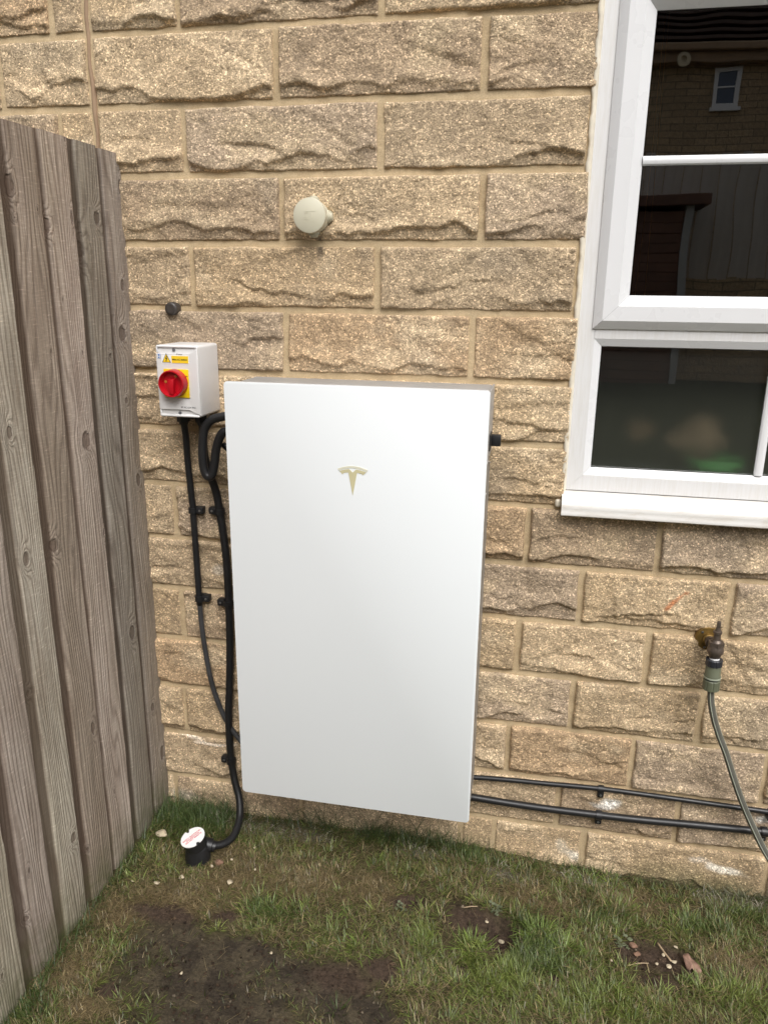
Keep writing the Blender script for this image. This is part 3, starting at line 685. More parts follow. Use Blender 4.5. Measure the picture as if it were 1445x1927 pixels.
def clip(x, y, z, r, side, vert, label, group):
    root = empty('cable_clip', (x, 0, z), label, 'clip', group)
    def hoop(bm):
        n = 22; hw = .0075; ri = r+.0004; ro = r+.0032; rings = []
        for k in range(n):
            a = 2*math.pi*k/n; ring_ = []
            for rr, d in ((ri, -hw), (ro, -hw), (ro, hw), (ri, hw)):
                p = (rr*math.cos(a), y+rr*math.sin(a), d) if vert else (d, y+rr*math.sin(a), rr*math.cos(a)); ring_.append(bm.verts.new(p))
            rings.append(ring_)
        for k in range(n):
            A, B = rings[k], rings[(k+1) % n]
            for q_ in range(4): bm.faces.new((A[q_], A[(q_+1) % 4], B[(q_+1) % 4], B[q_]))
    mk('saddle', 'black_plastic', root, hoop, auto=40)
    def foot(bm):
        if vert: lo, hi = sorted((side*(r+.0005), side*(r+.021))); bm_box(bm, (lo, -.030, -.0095), (hi, -.008, .0095), .003); bm_box(bm, (min(0, side*(r+.004)), -.012, -.0085), (max(0, side*(r+.004)), -.004, .0085), .001)
        else: lo, hi = sorted((side*(r+.0005), side*(r+.019))); bm_box(bm, (-.0085, -.028, lo), (.0085, -.006, hi), .003)
    mk('foot', 'black_plastic', root, foot, auto=40)
    def scw(bm):
        c_ = side*(r+.0115)
        if vert: bm_lathe(bm, (c_, -.0298, 0), (0, -1, 0), [(0, .0034), (.0012, .0030), (.0016, .0)], 14)
        else: bm_lathe(bm, (0, -.0278, c_), (0, -1, 0), [(0, .0034), (.0012, .0030), (.0016, .0)], 14)
    mk('screw', 'screw', root, scw, auto=40)
    return root
G1 = 'black cable clips screwed to the stone wall'
clip(-.1785, -.026, .730, .0088, 1, True, 'black clip on the straight left conduit, at the height of the battery emblem', G1)
clip(-.1755, -.026, .475, .0088, 1, True, 'black clip at the lower end of the straight left conduit', G1)
clip(-.101, -.028, .732, .0108, -1, True, 'black clip highest on the corrugated conduit beside the battery', G1)
clip(-.0905, -.026, .468, .0108, -1, True, 'black clip at the middle of the corrugated conduit beside the battery', G1)
clip(-.1045, -.028, -.035, .0108, -1, True, 'black clip lowest on the corrugated conduit, just above the grass', G1)
clip(.946, -.023, .027, .0066, -1, False, 'black clip on the thin wall cable, right of the battery', G1)
clip(.947, -.026, -.054, .0098, -1, False, 'black clip on the thick wall conduit with white mortar smears beside it', G1)
clip(1.372, -.023, .022, .0066, -1, False, 'black clip on the thin wall cable behind the hose, at the right edge', G1)
clip(1.361, -.026, -.037, .0098, -1, False, 'black clip on the thick wall conduit behind the hose, at the right edge', G1)

# ================================================================== SMALL FITTINGS ON THE WALL
jb = empty('junction_box', (.1645, .014, 1.4684), 'round pale beige junction box mounted high on the stone wall', 'junction box')
def J(name, mat, fn, **k): return mk(name, mat, jb, fn, **k)
J('base', 'beige_plastic', lambda bm: bm_lathe(bm, (.001, -.002, 0), (0, -1, 0), [(0, .0365), (.042, .0368), (.043, .036)], 56), auto=40)
J('lid', 'beige_plastic', lambda bm: bm_lathe(bm, (0, -.0452, 0), (0, -1, 0), [(0, .0385), (.0125, .0390), (.0145, .0385), (.0155, .0370), (.0157, .0)], 64), auto=40)
for ax in ((1, 0, 0), (0, 0, 1), (0, 0, -1)):
    def gl3(bm):
        p = Vector((.001, -.024, 0))+Vector(ax)*.034
        bm_lathe(bm, p, ax, [(0, .0145), (.005, .0145), (.0052, .0118), (.0085, .0118), (.0087, .0090), (.0115, .0088), (.012, .005)], 28)
    J('knockout_gland', 'beige_plastic', gl3, auto=30)
def emboss(bm):
    bm_box(bm, (-.013, -.0613, .0085), (.016, -.0608, .0093)); bm_box(bm, (-.013, -.0613, -.0135), (.014, -.0608, -.0128)); bm_box(bm, (-.013, -.0613, .0035), (.003, -.0608, .0041))
    bm_box(bm, (.0055, -.0613, -.0065), (.006, -.0608, .0065)); bm_box(bm, (-.0135, -.0613, -.004), (-.006, -.0608, -.0035)); bm_box(bm, (-.0135, -.0613, -.009), (.002, -.0608, -.0085)); bm_box(bm, (.012, -.0613, -.009), (.0125, -.0608, -.004))
J('raised_marking', 'beige_plastic', emboss)
for s_, yy in (('IP65', .0062), ('2.5', -.0062)):
    text_obj('lettering', s_, .0062, 'beige_plastic', jb, wallM(-.006, -.0609, yy), ext=.0004)
tag(mk('wall_plug', 'dark_plug', None, lambda bm: bm_lathe(bm, (-.205, -.003, 1.2535), (0, -1, 0), [(0, .0165), (.019, .0168), (.024, .0155), (.0262, .0115), (.0255, .0075), (.0262, .0)], 40), auto=50), 'small domed dark plug in the mortar above the isolator box', 'plug')

# ---- outside tap, connector and hose
tap = empty('garden_tap', (1.160, 0, .486), 'weathered bronze garden tap on a round brass plate', 'tap')
def TP(name, mat, fn, **k): 
    o = mk(name, mat, tap, fn, **k); o.location = (-1.160, 0, -.486); return o
TP('wall_plate', 'brass_old', lambda bm: bm_lathe(bm, (1.162, -.010, .486), (0, -1, 0), [(-.012, .030), (.003, .030), (.005, .0285), (.006, .0150), (.014, .0145), (.016, .012)], 44), auto=35)
for x_, z_ in ((1.147, .503), (1.156, .463)):
    TP('plate_screw', 'screw', lambda bm: bm_lathe(bm, (x_, -.015, z_), (0, -1, 0), [(0, .0035), (.0018, .0028), (.002, 0)], 12))
def tb(bm):
    bm_lathe(bm, (1.163, -.018, .486), (.15, -1, .04), [(0, .0125), (.018, .0125), (.0185, .0155), (.024, .0155), (.0245, .0125), (.050, .0135)], 26)
    bm_lathe(bm, (1.169, -.066, .474), (0, 0, 1), [(-.012, .0125), (-.004, .0150), (.002, .0188), (.010, .0195), (.015, .0175), (.0215, .0165), (.0225, .013), (.026, .012)], 28)
TP('tap_body', 'bronze', tb, auto=35)
def hx(bm):
    bm_cyl(bm, (1.169, -.066, .4945), (1.169, -.066, .5035), .0188, n=6); bm_cyl(bm, (1.169, -.066, .5035), (1.1685, -.066, .509), .0135, .010, n=24)
TP('gland_nut', 'bronze', hx, auto=30)
def sp(bm):
    bm_lathe(bm, (1.1685, -.066, .507), (-.0, 0, 1), [(0, .0085), (.018, .0078), (.0185, .0100), (.0235, .0102), (.0245, .0065), (.032, .0055)], 22)
    bm_box(bm, (1.1645, -.070, .538), (1.1725, -.062, .556), .0012)
TP('spindle', 'bronze', sp, auto=30)
TP('outlet', 'ptfe', lambda bm: bm_lathe(bm, (1.1695, -.067, .455), (0, 0, 1), [(0, .0115), (.008, .0118), (.010, .0110)], 24), auto=30)
hc = empty('hose_connector', (1.1705, -.068, .42), 'green hose connector with a black collar screwed under the tap', 'hose connector')
def HC(name, mat, fn, **k):
    o = mk(name, mat, hc, fn, **k); o.location = (-1.1705, .068, -.42); return o
AX = Vector((.02, .0, -1)).normalized(); P0 = Vector((1.1695, -.067, .4590))
def knurl(bm, d0, d1, r, n=8, depth=.0012):
    prof = []
    for k in range(n*6):
        a = 2*math.pi*k/(n*6); prof.append((a, r-(depth if k % 6 == 0 else 0)))
    q_ = AX.to_track_quat('Z', 'Y'); A = []; ch = .0015
    for d, dr in ((d0, -ch), (d0+ch, 0), (d1-ch, 0), (d1, -ch)):
        A.append([bm.verts.new(P0+q_ @ Vector(((rr+dr)*math.cos(a), (rr+dr)*math.sin(a), d))) for a, rr in prof])
    m = len(prof)
    for X_, Y_ in zip(A, A[1:]):
        for k in range(m): bm.faces.new((X_[k], X_[(k+1) % m], Y_[(k+1) % m], Y_[k]))
    bm.faces.new(A[0][::-1]); bm.faces.new(A[-1])
HC('black_collar', 'hose_ring', lambda bm: knurl(bm, 0, .0175, .0195), auto=30)
HC('connector_body', 'hose_green', lambda bm: bm_lathe(bm, P0+AX*.0172, AX, [(0, .0170), (.002, .0178), (.024, .0180), (.0265, .0195), (.0285, .0195), (.0288, .018)], 40), auto=35)
HC('pale_ring', 'hose_pale', lambda bm: bm_lathe(bm, P0+AX*.0459, AX, [(0, .0200), (.004, .0198), (.0052, .0168)], 40), auto=35)
HC('seal_ring', 'gasket', lambda bm: bm_lathe(bm, P0+AX*.0508, AX, [(0, .0150), (.0048, .0150)], 32), auto=35)
HC('hose_nut', 'hose_green', lambda bm: knurl(bm, .0552, .082, .0195, 8, .0015), auto=30)
HP = [(1.1712, -.068, .380), (1.1745, -.068, .350), (1.186, -.068, .305), (1.205, -.066, .255), (1.228, -.066, .205), (1.252, -.066, .145), (1.282, -.068, .075), (1.320, -.070, .0), (1.362, -.074, -.072), (1.42, -.085, -.145), (1.50, -.11, -.215), (1.62, -.16, -.252), (1.8, -.2, -.252), (2.2, -.25, -.252)]
hose = tag(link('garden_hose', tube_mesh('garden_hose', HP, .0080, 18, .008), 'hose_tube'), 'dark green striped garden hose curving down from the tap', 'hose')
def stripe(mat, ang, off=.0074, r=.0014):
    pts = catmull(HP, .008); out = []
    for i, p in enumerate(pts):
        tt = (pts[min(i+1, len(pts)-1)]-pts[max(i-1, 0)]).normalized(); s_ = tt.cross(Vector((0, -1, 0))).normalized(); f_ = s_.cross(tt).normalized()
        out.append(tuple(p+(s_*math.sin(ang)+f_*math.cos(ang))*off))
    return out
for a_ in (.35, 2.6, 4.5):
    o = link('stripe', tube_mesh('stripe', stripe('x', a_)[::3], .0014, 8, .012), 'hose_pale', hose)
o = link('stripe', tube_mesh('stripe', stripe('x', -.55, .0074, .001)[::3], .0009, 8, .012), 'hose_green', hose)

# ================================================================== EARTH POT
pot = empty('earth_pit', (-.130, -.228, -.225), 'small black pot with a tilted round white warning lid in the grass', 'inspection pit')
def PT(name, mat, fn, **k):
    o = mk(name, mat, pot, fn, **k); o.location = (.130, .228, .225); return o
LC = Vector((-.137, -.235, -.145)); LN = Vector((-.2126, -.2126, .9537)).normalized(); E1 = Vector((.5968, .7446, .2991)); E1 = (E1-LN*E1.dot(LN)).normalized(); E2 = LN.cross(E1).normalized()
def potb(bm):
    bm_lathe(bm, LC-LN*.0012, -LN, [(0, .0325), (.010, .0325), (.012, .030), (.030, .030)], 40)
    bm_lathe(bm, (-.130, -.225, -.166), (0.0, 0.0, -1), [(-.004, .020), (.004, .030), (.012, .033), (.085, .037), (.10, .037)], 40)
    bm_lathe(bm, (-.118, -.215, -.178), (.8, .2, -.25), [(0, .020), (.024, .019), (.026, .0145), (.034, .0145)], 28)
PT('pot_body', 'black_plastic', potb, auto=40)
def lidf(bm):
    pts = []
    n = 72
    for k in range(n):
        a = 2*math.pi*k/n; rr = .0335
        da = min(abs((a-math.pi/2+math.pi) % (2*math.pi)-math.pi), abs((a-3*math.pi/2+math.pi) % (2*math.pi)-math.pi))
        if da < .16: rr = .0335-.0095*math.sqrt(max(0, 1-(da/.17)**2))
        pts.append((rr*math.cos(a), rr*math.sin(a)))
    A = [bm.verts.new(LC+E1*x+E2*y) for x, y in pts]; B = [bm.verts.new(LC+E1*x+E2*y+LN*.0022) for x, y in pts]
    bm.faces.new(A[::-1]); bm.faces.new(B)
    for k in range(n): bm.faces.new((A[k], A[(k+1) % n], B[(k+1) % n], B[k]))
PT('warning_lid', 'label_white', lidf)
MT = Matrix.Identity(4)
for i_ in range(3): MT[i_][0] = E1[i_]; MT[i_][1] = E2[i_]; MT[i_][2] = LN[i_]; MT[i_][3] = (LC+LN*.0024)[i_]
o = text_obj('lettering', 'SAFETY ELECTRICAL\nCONNECTION\nDO NOT REMOVE', .0066, 'ink_red', pot, MT, sx=.92, bold=.0001); o.location = (.130, .228, .225)

# ================================================================== FENCE
fence = empty('wooden_fence', (-.326, -1.0, -.24), 'weathered grey-brown vertical board fence at the left', 'fence')
FE = [.0, -.102, -.217, -.3295, -.456, -.574, -.698]
while FE[-1] > -3.4: FE.append(FE[-1]-.119+random.uniform(-.003, .003))
cols = [(.96, .93, .90), (.86, .85, .82), (1.24, 1.16, 1.12), (.96, .88, .82), (1.18, 1.18, 1.10), (1.06, 1.0, .98), (1.10, 1.10, 1.0)]
KN = [(-0.42, 1.492, 0.022), (-0.229, 1.45, 0.014), (-0.316, 1.428, 0.016), (-0.127, 1.458, 0.016), (-0.013, 1.539, 0.017), (-0.202, 1.384, 0.028), (-0.417, 1.434, 0.005), (-0.347, 1.455, 0.004), (-0.226, 1.61, 0.008), (-0.034, 1.308, 0.014), (-0.053, 1.191, 0.02), (-0.518, 1.02, 0.014), (-0.354, 1.169, 0.006), (-0.257, 0.955, 0.022), (-0.058, 1.023, 0.008), (-0.29, 1.277, 0.005), (-0.239, 1.158, 0.006), (-0.118, 1.142, 0.006), (-0.517, 0.749, 0.016), (-0.415, 0.746, 0.018), (-0.034, 0.807, 0.018), (-0.355, 0.713, 0.005), (-0.223, 0.716, 0.012), (-0.132, 0.403, 0.02), (-0.551, 0.451, 0.01), (-0.354, 0.245, 0.018), (-0.057, 0.132, 0.012), (-0.027, -0.04, 0.024), (-0.478, 0.017, 0.014), (-0.285, 0.01, 0.008), (-0.635, 0.058, 0.008), (-0.757, -0.108, 0.007), (-0.658, -0.053, 0.008), (-0.419, -0.064, 0.006)]
for k in range(40): KN.append((random.uniform(-3.3, -.8), random.uniform(-.1, 1.5), random.uniform(.006, .02)))
for i in range(len(FE)-1):
    yf, yn = FE[i], FE[i+1]-.004
    rs = np.random.default_rng(50+i); zt = 1.6135+rs.uniform(-.003, .003); zb = -.222+rs.uniform(-.003, .003)
    sw_ = (.024, .034, .022, .038, .040, .042, .042)[i] if i < 7 else .040
    wd = yf-yn
    # cross-section in plan (y measured from the near edge), x measured from the proud face at -.326
    prof = [(0, -.034), (0, -.0130), (sw_*.6, -.0120), (sw_, -.0110), (sw_+.003, -.0050), (sw_+.008, -.0034), (wd*.6, -.0012), (wd-.004, 0), (wd-.0015, -.0006), (wd, -.0025), (wd, -.026)]
    py = np.array([a for a, b_ in prof]); px = np.array([b_ for a, b_ in prof])
    # refine across the face
    tpar = np.concatenate([np.linspace(k, k+1, 14, endpoint=False) if k in (5, 6) else [k] for k in range(len(prof)-1)]+[[len(prof)-1]])
    yy = np.interp(tpar, np.arange(len(prof)), py); xx = np.interp(tpar, np.arange(len(prof)), px)
    nz = 620 if i < 8 else 120; zz = np.linspace(0, zt-zb, nz); Yg, Zg = np.meshgrid(yy, zz); Xg, _ = np.meshgrid(xx, zz)
    face = (Xg > -.02)
    wob = .0022*fbm(Zg*2.3, Zg*0+i*7.7, 3, 3); bow = .0016*fbm(Zg*1.2, Zg*0+i*3.1, 9, 2)
    Yw = Yg+wob*np.where(Yg > wd*.5, 1, .5); 
    chips = np.where(Yg > wd-.004, np.minimum(0, .0035*(fbm(Zg*16, Zg*0+i, 21, 3)-.25)), 0)
    Xw = Xg+np.where(face, bow+.0008*fbm(Yg*60, Zg*4, i*5.1, 3)+.0005*fbm(Yg*260, Zg*6, i*2.3, 2), 0)
    Yw = Yw+np.where(Yg > wd-.004, -np.abs(chips), 0)
    wy = yn+Yg; wz = zb+Zg; kdm = np.full(Yg.shape, 4.0)
    for ky, kz, kr in KN:
        kdm = np.minimum(kdm, np.hypot((wy-ky)/(kr*(.5+.2*math.sin(ky*91))), (wz-kz)/kr))
    msk = ((Xg < -.0105) | (Yg < sw_+.001)).astype(float)  # recessed lap strip: takes the brown wood tone and painted shade
    Xw = Xw-np.where(face, .0004*ss(1.1, .8, kdm)-.0010*ss(2.2, 1.1, kdm)*ss(.8, 1.1, kdm), 0)
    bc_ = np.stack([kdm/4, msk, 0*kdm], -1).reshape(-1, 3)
    V = np.stack([Xw, Yw, Zg], -1).reshape(-1, 3); m = len(yy)
    idx = (np.arange(nz-1)[:, None]*m+np.arange(m-1)[None]).reshape(-1); Q = np.stack([idx, idx+1, idx+m+1, idx+m], -1)
    # closed top: strip from front profile back to rear face
    nb = len(V); top = V[(nz-1)*m:(nz)*m].copy(); back = top.copy(); back[:, 0] = -.036; V = np.concatenate([V, back]); bc_ = np.concatenate([bc_, bc_[:m]*0+np.array((1, 0, 0))])
    j = np.arange(m-1); Qt = np.stack([(nz-1)*m+j, (nz-1)*m+j+1, nb+j+1, nb+j], -1); Q = np.concatenate([Q, Qt])
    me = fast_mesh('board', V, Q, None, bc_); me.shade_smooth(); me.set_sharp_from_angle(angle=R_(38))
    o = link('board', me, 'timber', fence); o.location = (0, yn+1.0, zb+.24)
    c_ = cols[i % 7]; o.color = (*c_, 1)
for z in (.10, .80, 1.45):
    o = mk('rail', 'far_timber', fence, lambda bm: bm_box(bm, (-.09, -2.4, z-.04+.24), (-.0375, .98, z+.04+.24), .002)); o.color = (.8, .8, .75, 1)

# ================================================================== GROUND
def ground_z(x, y):
    z = -.223-.030*ss(.55, 1.25, x)*ss(-.45, -.05, y)-.006*ss(-.1, -.02, y)
    z = z+.006*fbm(x*4, y*4, 2, 4)+.0035*fbm(x*22, y*22, 5, 4)
    hole = ss(1.15, .35, np.hypot((x-.712)/.045, (y+.318)/.06)+.25*fbm(x*30, y*30, 1, 3))
    z = z-.050*hole
    z = z+.010*ss(1.5, .9, np.hypot((x-.66)/.09, (y+.30)/.08))*(1-hole)
    return z
def crumb_lift(x, y):
    return np.clip(fld('bare', x, y)+.6*fld('dark', x, y), 0, 1)*.003*vn(x*40, y*40, 3)
BLOB = {'dark': [(.032, -.562, .181, .112), (.274, -.554, .13, .075), (.12, -.50, .10, .06), (.15, -.66, .2, .09), (.40, -.60, .14, .06), (-.06,-.48,.09,.05)],
 'bare': [(-.151, -.654, .041, .017), (-.131, -.423, .092, .028), (.463, -.262, .048, .026), (.625, -.294, .072, .049), (.70, -.315, .06, .06), (1.084, -.295, .094, .055), (1.067, -.373, .048, .022), (.838, -.421, .024, .017), (.625, -.437, .025, .017), (.35, -.509, .072, .041), (.44, -.47, .04, .03), (.02,-.40,.04,.02)],
 'straw': [(-.269, -.625, .072, .074), (-.264, -.448, .078, .06), (.164, -.246, .168, .071), (.367, -.241, .083, .07), (1.262, -.273, .075, .077), (.795, -.17, .123, .045), (-.039, -.191, .072, .039), (-.191, -.705, .069, .035), (-.12,-.37,.14,.05), (-.02,-.30,.1,.05), (1.03,-.12,.12,.05)],
 'white': [(.041, -.062, .168, .035), (.47, -.074, .088, .019), (.922, -.061, .086, .018), (1.313, -.05, .083, .018), (-.142, -.061, .046, .027), (.70,-.10,.05,.03)],
 'lush': [(-.235, -.081, .139, .095), (-.286, -.719, .069, .045), (.795, -.275, .072, .073), (.958, -.153, .082, .072), (.355, -.037, .09, .038), (.663, -.059, .145, .031), (.80,-.36,.10,.07), (1.2,-.16,.1,.05), (.14,-.36,.09,.03), (1.35,-.09,.1,.03)],
 'bright': [(.96, -.451, .128, .06), (.645, -.372, .05, .038), (.7, -.45, .096, .055), (1.256, -.376, .059, .056), (.52,-.36,.05,.04)]}
def fld(k, x, y, soft=.5):
    r = 0; nz_ = .45*fbm(x*14, y*14, 31, 3)+.25*fbm(x*40, y*40, 8, 2)
    for cx, cy, a, b_ in BLOB[k]: r = np.maximum(r, ss(1.45, .45, np.hypot((x-cx)/a, (y-cy)/b_)+nz_))
    return r
gx = np.concatenate([[-60, -30, -12, -5, -2.5, -1.2, -.7], np.arange(-.42, 1.9, .006), [2.0, 2.2, 2.6, 3.2, 4.5, 7, 12, 30, 60]])
gy = np.concatenate([[.03], np.arange(.018, -.95, -.006), np.arange(-.98, -2.0, -.04), [-2.2, -2.6, -3.2, -4, -6, -9, -14, -22, -40, -80]])
GX, GY = np.meshgrid(gx, gy); inner = ss(2.4, 1.9, np.abs(GX-.6))*ss(-1.3, -.95, GY)
GZ = ground_z(GX, GY)
da = fld('dark', GX, GY); ba = fld('bare', GX, GY)
crumb = np.maximum(ba, da*.6)
GZ = GZ+crumb*(.007*fbm(GX*38, GY*38, 3, 5, .65)+.0045*np.maximum(0, vn(GX*95, GY*95, 2))**1.5)
GZ = GZ*inner+(-.225)*(1-inner)+.33*ss(-3.0, -9.0, GY)
col = np.array((.060, .050, .024))*np.ones(GX.shape+(1,))+0*GX[..., None]
m = ss(-.3, .4, fbm(GX*9, GY*9, 7, 4))[..., None]; col = col*(1-m)+m*np.array((.085, .075, .035))
m = fld('straw', GX, GY)[..., None]*.8; col = col*(1-m)+m*np.array((.150, .110, .055))
m = da[..., None]; dk = ss(-.25, .35, fbm(GX*30, GY*30, 61, 4))[..., None]; col = col*(1-m)+m*(np.array((.040, .031, .022))*(1-dk)+dk*np.array((.070, .056, .036)))
m = ba[..., None]; col = col*(1-m)+m*np.array((.060, .041, .029))
m = fld('white', GX, GY)[..., None]*.8; col = col*(1-m)+m*np.array((.24, .22, .19))
far = ss(-.9, -1.6, GY)[..., None]; col = col*(1-far)+far*np.array((.060, .064, .036))
ny_, nx_ = GX.shape; idx = (np.arange(ny_-1)[:, None]*nx_+np.arange(nx_-1)[None]).reshape(-1)
me = fast_mesh('lawn', np.stack([GX, GY, GZ], -1).reshape(-1, 3), np.stack([idx, idx+nx_, idx+nx_+1, idx+1], -1), None, col.reshape(-1, 3)); me.shade_smooth()
tag(link('lawn', me, 'earth'), 'patchy lawn soil with bare muddy patches along the wall', kind='structure')

# ------------------------------------------------------------------ grass blades
def blades(x, y, hgt, wid, az, lean, curl, col, z0=None):
    n = len(x); z = ground_z(x, y) if z0 is None else z0; z = z-.003
    tt = np.array([0, .38, .74, 1.0]); wf = np.array([1, .85, .55, 0])
    ca, sa = np.cos(az), np.sin(az); V = np.zeros((n, 7, 3), np.float32); tw = az+np.pi/2+rng.uniform(-.5, .5, n)
    k = 0
    ang0 = lean
    px_, pz_ = np.zeros(n), np.zeros(n); prev_t = 0
    for i, t_ in enumerate(tt):
        if i:
            a = ang0+curl*(t_+prev_t)/2; seg = hgt*(t_-prev_t); px_ = px_+seg*np.sin(a); pz_ = pz_+seg*np.cos(a)
        prev_t = t_
        cx = x+px_*ca; cy = y+px_*sa; cz = z+np.maximum(pz_, -.0)
        if i < 3:
            w_ = wid*wf[i]/2
            V[:, k, 0] = cx+np.cos(tw)*w_; V[:, k, 1] = cy+np.sin(tw)*w_; V[:, k, 2] = cz
            V[:, k+1, 0] = cx-np.cos(tw)*w_; V[:, k+1, 1] = cy-np.sin(tw)*w_; V[:, k+1, 2] = cz; k += 2
        else: V[:, 6, 0] = cx; V[:, 6, 1] = cy; V[:, 6, 2] = cz
    # keep blades out of the wall and the fence
    V[:, :, 1] = np.minimum(V[:, :, 1], -.014); V[:, :, 0] = np.maximum(V[:, :, 0], -.322)
    b0 = np.arange(n)[:, None]*7
    Q = np.concatenate([b0+np.array([[0, 1, 3, 2]]), b0+np.array([[2, 3, 5, 4]])]); T = b0+np.array([[4, 5, 6]])
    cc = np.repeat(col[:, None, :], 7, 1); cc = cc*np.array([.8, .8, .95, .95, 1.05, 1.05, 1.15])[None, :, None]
    return V.reshape(-1, 3), Q, T, cc.reshape(-1, 3)
def palette(x, y, n):
    st_ = fld('straw', x, y); lu = fld('lush', x, y); br = fld('bright', x, y); da_ = fld('dark', x, y); ba_ = fld('bare', x, y); wh = fld('white', x, y)
    g1 = np.array((.080, .108, .024)); g2 = np.array((.170, .188, .052)); dr = np.array((.27, .21, .105)); dg = np.array((.045, .078, .022))
    r = rng.random(n)[:, None]; c_ = g1*(1-r)+g2*r
    lowf = ss(-.35, .45, fbm(x*5, y*5, 77, 3))
    pd = np.clip(.24+.55*st_+.20*lowf-.25*lu-.25*br, .04, .9)
    dry = (rng.random(n) < pd)[:, None]
    dcol = dr*rng.uniform(.55, 1.25, n)[:, None]; c_ = np.where(dry, dcol, c_)
    c_ = c_*(1-lu[:, None]*.5*(~dry))+lu[:, None]*.5*(~dry)*dg*1.6
    c_ = c_*(1-.55*br[:, None]*(~dry))+.55*br[:, None]*(~dry)*np.array((.20, .25, .055))
    c_ = c_*(1-.5*da_[:, None]); 
    w_ = (rng.random(n) < wh*.6)[:, None]; c_ = np.where(w_, np.array((.42, .38, .30))*rng.uniform(.6, 1.1, n)[:, None], c_)
    return c_*rng.uniform(.4, 1.45, n)[:, None], st_, lu, br, da_, ba_, wh
parts = []
def sow(n, x0, x1, y0, y1, hmul=1.0, wmul=1.0):
    x = rng.uniform(x0, x1, n); y = rng.uniform(y0, y1, n)
    tuft = vn(x*26, y*26, 3)*.5+.5
    c_, st_, lu, br, da_, ba_, wh = palette(x, y, n)
    keep = np.clip(.55+.45*lu+.5*br+.15*st_-.50*da_-1.2*ba_-.25*wh, .0, 1)*(.25+.75*ss(.2, .6, tuft))
    keep = keep*(1-.55*ss(.1, .5, fbm(x*7, y*7, 19, 3)))
    k = rng.random(n) < keep
    hh = (.017+.016*rng.random(n)+.010*lu+.006*br-.005*st_-.009*da_)*hmul
    le = np.clip(rng.normal(1.0, .36, n)-.20*lu-.15*br, .05, 1.45)
    tuf_az = fbm(x*9, y*9, 51, 2)*6
    az = np.where(rng.random(n) < .55, tuf_az+rng.normal(0, .7, n), rng.uniform(0, 6.283, n))
    parts.append(blades(x[k], y[k], hh[k], (rng.uniform(.0012, .0027, n)*wmul)[k], az[k], le[k], rng.uniform(.0, 1.0, n)[k], c_[k]))
sow(330000, -.322, 1.75, -.95, -.012)
sow(26000, -.322, 1.75, -1.9, -.95, 1.1, 2.2)
# flat dead thatch
n = 60000; x = rng.uniform(-.32, 1.75, n); y = rng.uniform(-.95, -.014, n); pr_ = np.clip(.35+.6*fld('straw', x, y)+.3*fld('white', x, y)-.95*fld('dark', x, y)-.95*fld('bare', x, y), 0.01, 1)
k = rng.random(n) < pr_; x, y = x[k], y[k]; n = len(x)
parts.append(blades(x, y, rng.uniform(.015, .042, n), rng.uniform(.0007, .0014, n), rng.uniform(0, 6.28, n), rng.uniform(1.3, 1.52, n), rng.uniform(-.3, .15, n), np.array((.235, .18, .095))*rng.uniform(.35, 1.25, n)[:, None], ground_z(x, y)+rng.uniform(.002, .012, n)))
# radiating tufts
nt = 2600; tx = rng.uniform(-.31, 1.7, nt); ty = rng.uniform(-.95, -.02, nt)
pt = np.clip(.42+.6*fld('lush', tx, ty)+.6*fld('bright', tx, ty)-.35*fld('straw', tx, ty)-.75*fld('dark', tx, ty)-1.0*fld('bare', tx, ty)+.25*ss(.4, 1.0, tx), .02, 1)
kt = rng.random(nt) < pt; tx, ty = tx[kt], ty[kt]; nb_ = rng.integers(8, 26, len(tx)); ii = np.repeat(np.arange(len(tx)), nb_); n = len(ii)
sz = rng.uniform(.6, 1.25, len(tx)); tcl = rng.uniform(0, 1, (len(tx), 1)); tc_ = np.array((.085, .135, .026))*(1-tcl)+np.array((.205, .235, .062))*tcl
tc_ = tc_*rng.uniform(.65, 1.25, (len(tx), 1)); dk_ = fld('dark', tx, ty)[:, None]; tc_ = tc_*(1-.45*dk_)
x = tx[ii]+rng.normal(0, .005, n); y = ty[ii]+rng.normal(0, .005, n)
az = np.arctan2(y-ty[ii], x-tx[ii])+rng.normal(0, .35, n)
parts.append(blades(x, y, rng.uniform(.016, .042, n)*sz[ii], rng.uniform(.0014, .0030, n), az, rng.uniform(.35, 1.3, n), rng.uniform(.1, 1.0, n), tc_[ii]*rng.uniform(.6, 1.45, n)[:, None]))
# long wisps along wall and fence foot
def wisps(n, x0, x1, y0, y1, h0, h1, base_col, lean=.45, w=.0014):
    x = rng.uniform(x0, x1, n); y = rng.uniform(y0, y1, n)
    parts.append(blades(x, y, rng.uniform(h0, h1, n), rng.uniform(.7, 1.3, n)*w, rng.uniform(0, 6.28, n), np.abs(rng.normal(lean, .3, n)), rng.uniform(.3, 1.5, n), np.array(base_col)*rng.uniform(.6, 1.4, n)[:, None]))
wisps(800, -.32, -.10, -.12, -.015, .04, .10, (.070, .110, .034))
wisps(520, -.22, .58, -.06, -.015, .07, .17, (.055, .080, .028), .7, .0013)
wisps(500, .30, .62, -.06, -.015, .04, .09, (.070, .100, .030))
wisps(350, .62, 1.6, -.035, -.015, .03, .07, (.060, .090, .028))
wisps(700, -.322, -.30, -.9, -.02, .03, .07, (.060, .100, .026), .5)
wisps(260, 1.25, 1.45, -.05, -.016, .05, .09, (.17, .17, .10), .9, .0014)
wisps(110, -.06, .35, -.08, -.02, .05, .09, (.28, .26, .20), 1.3, .0012)
wisps(420, 1.22, 1.50, -.075, -.018, .03, .07, (.40, .37, .30), 1.3, .0014)
wisps(300, .84, 1.02, -.085, -.03, .02, .05, (.34, .33, .27), 1.3, .0013)
wisps(60, .60, 1.4, -.03, -.015, .08, .14, (.05, .05, .025), .35, .0008)
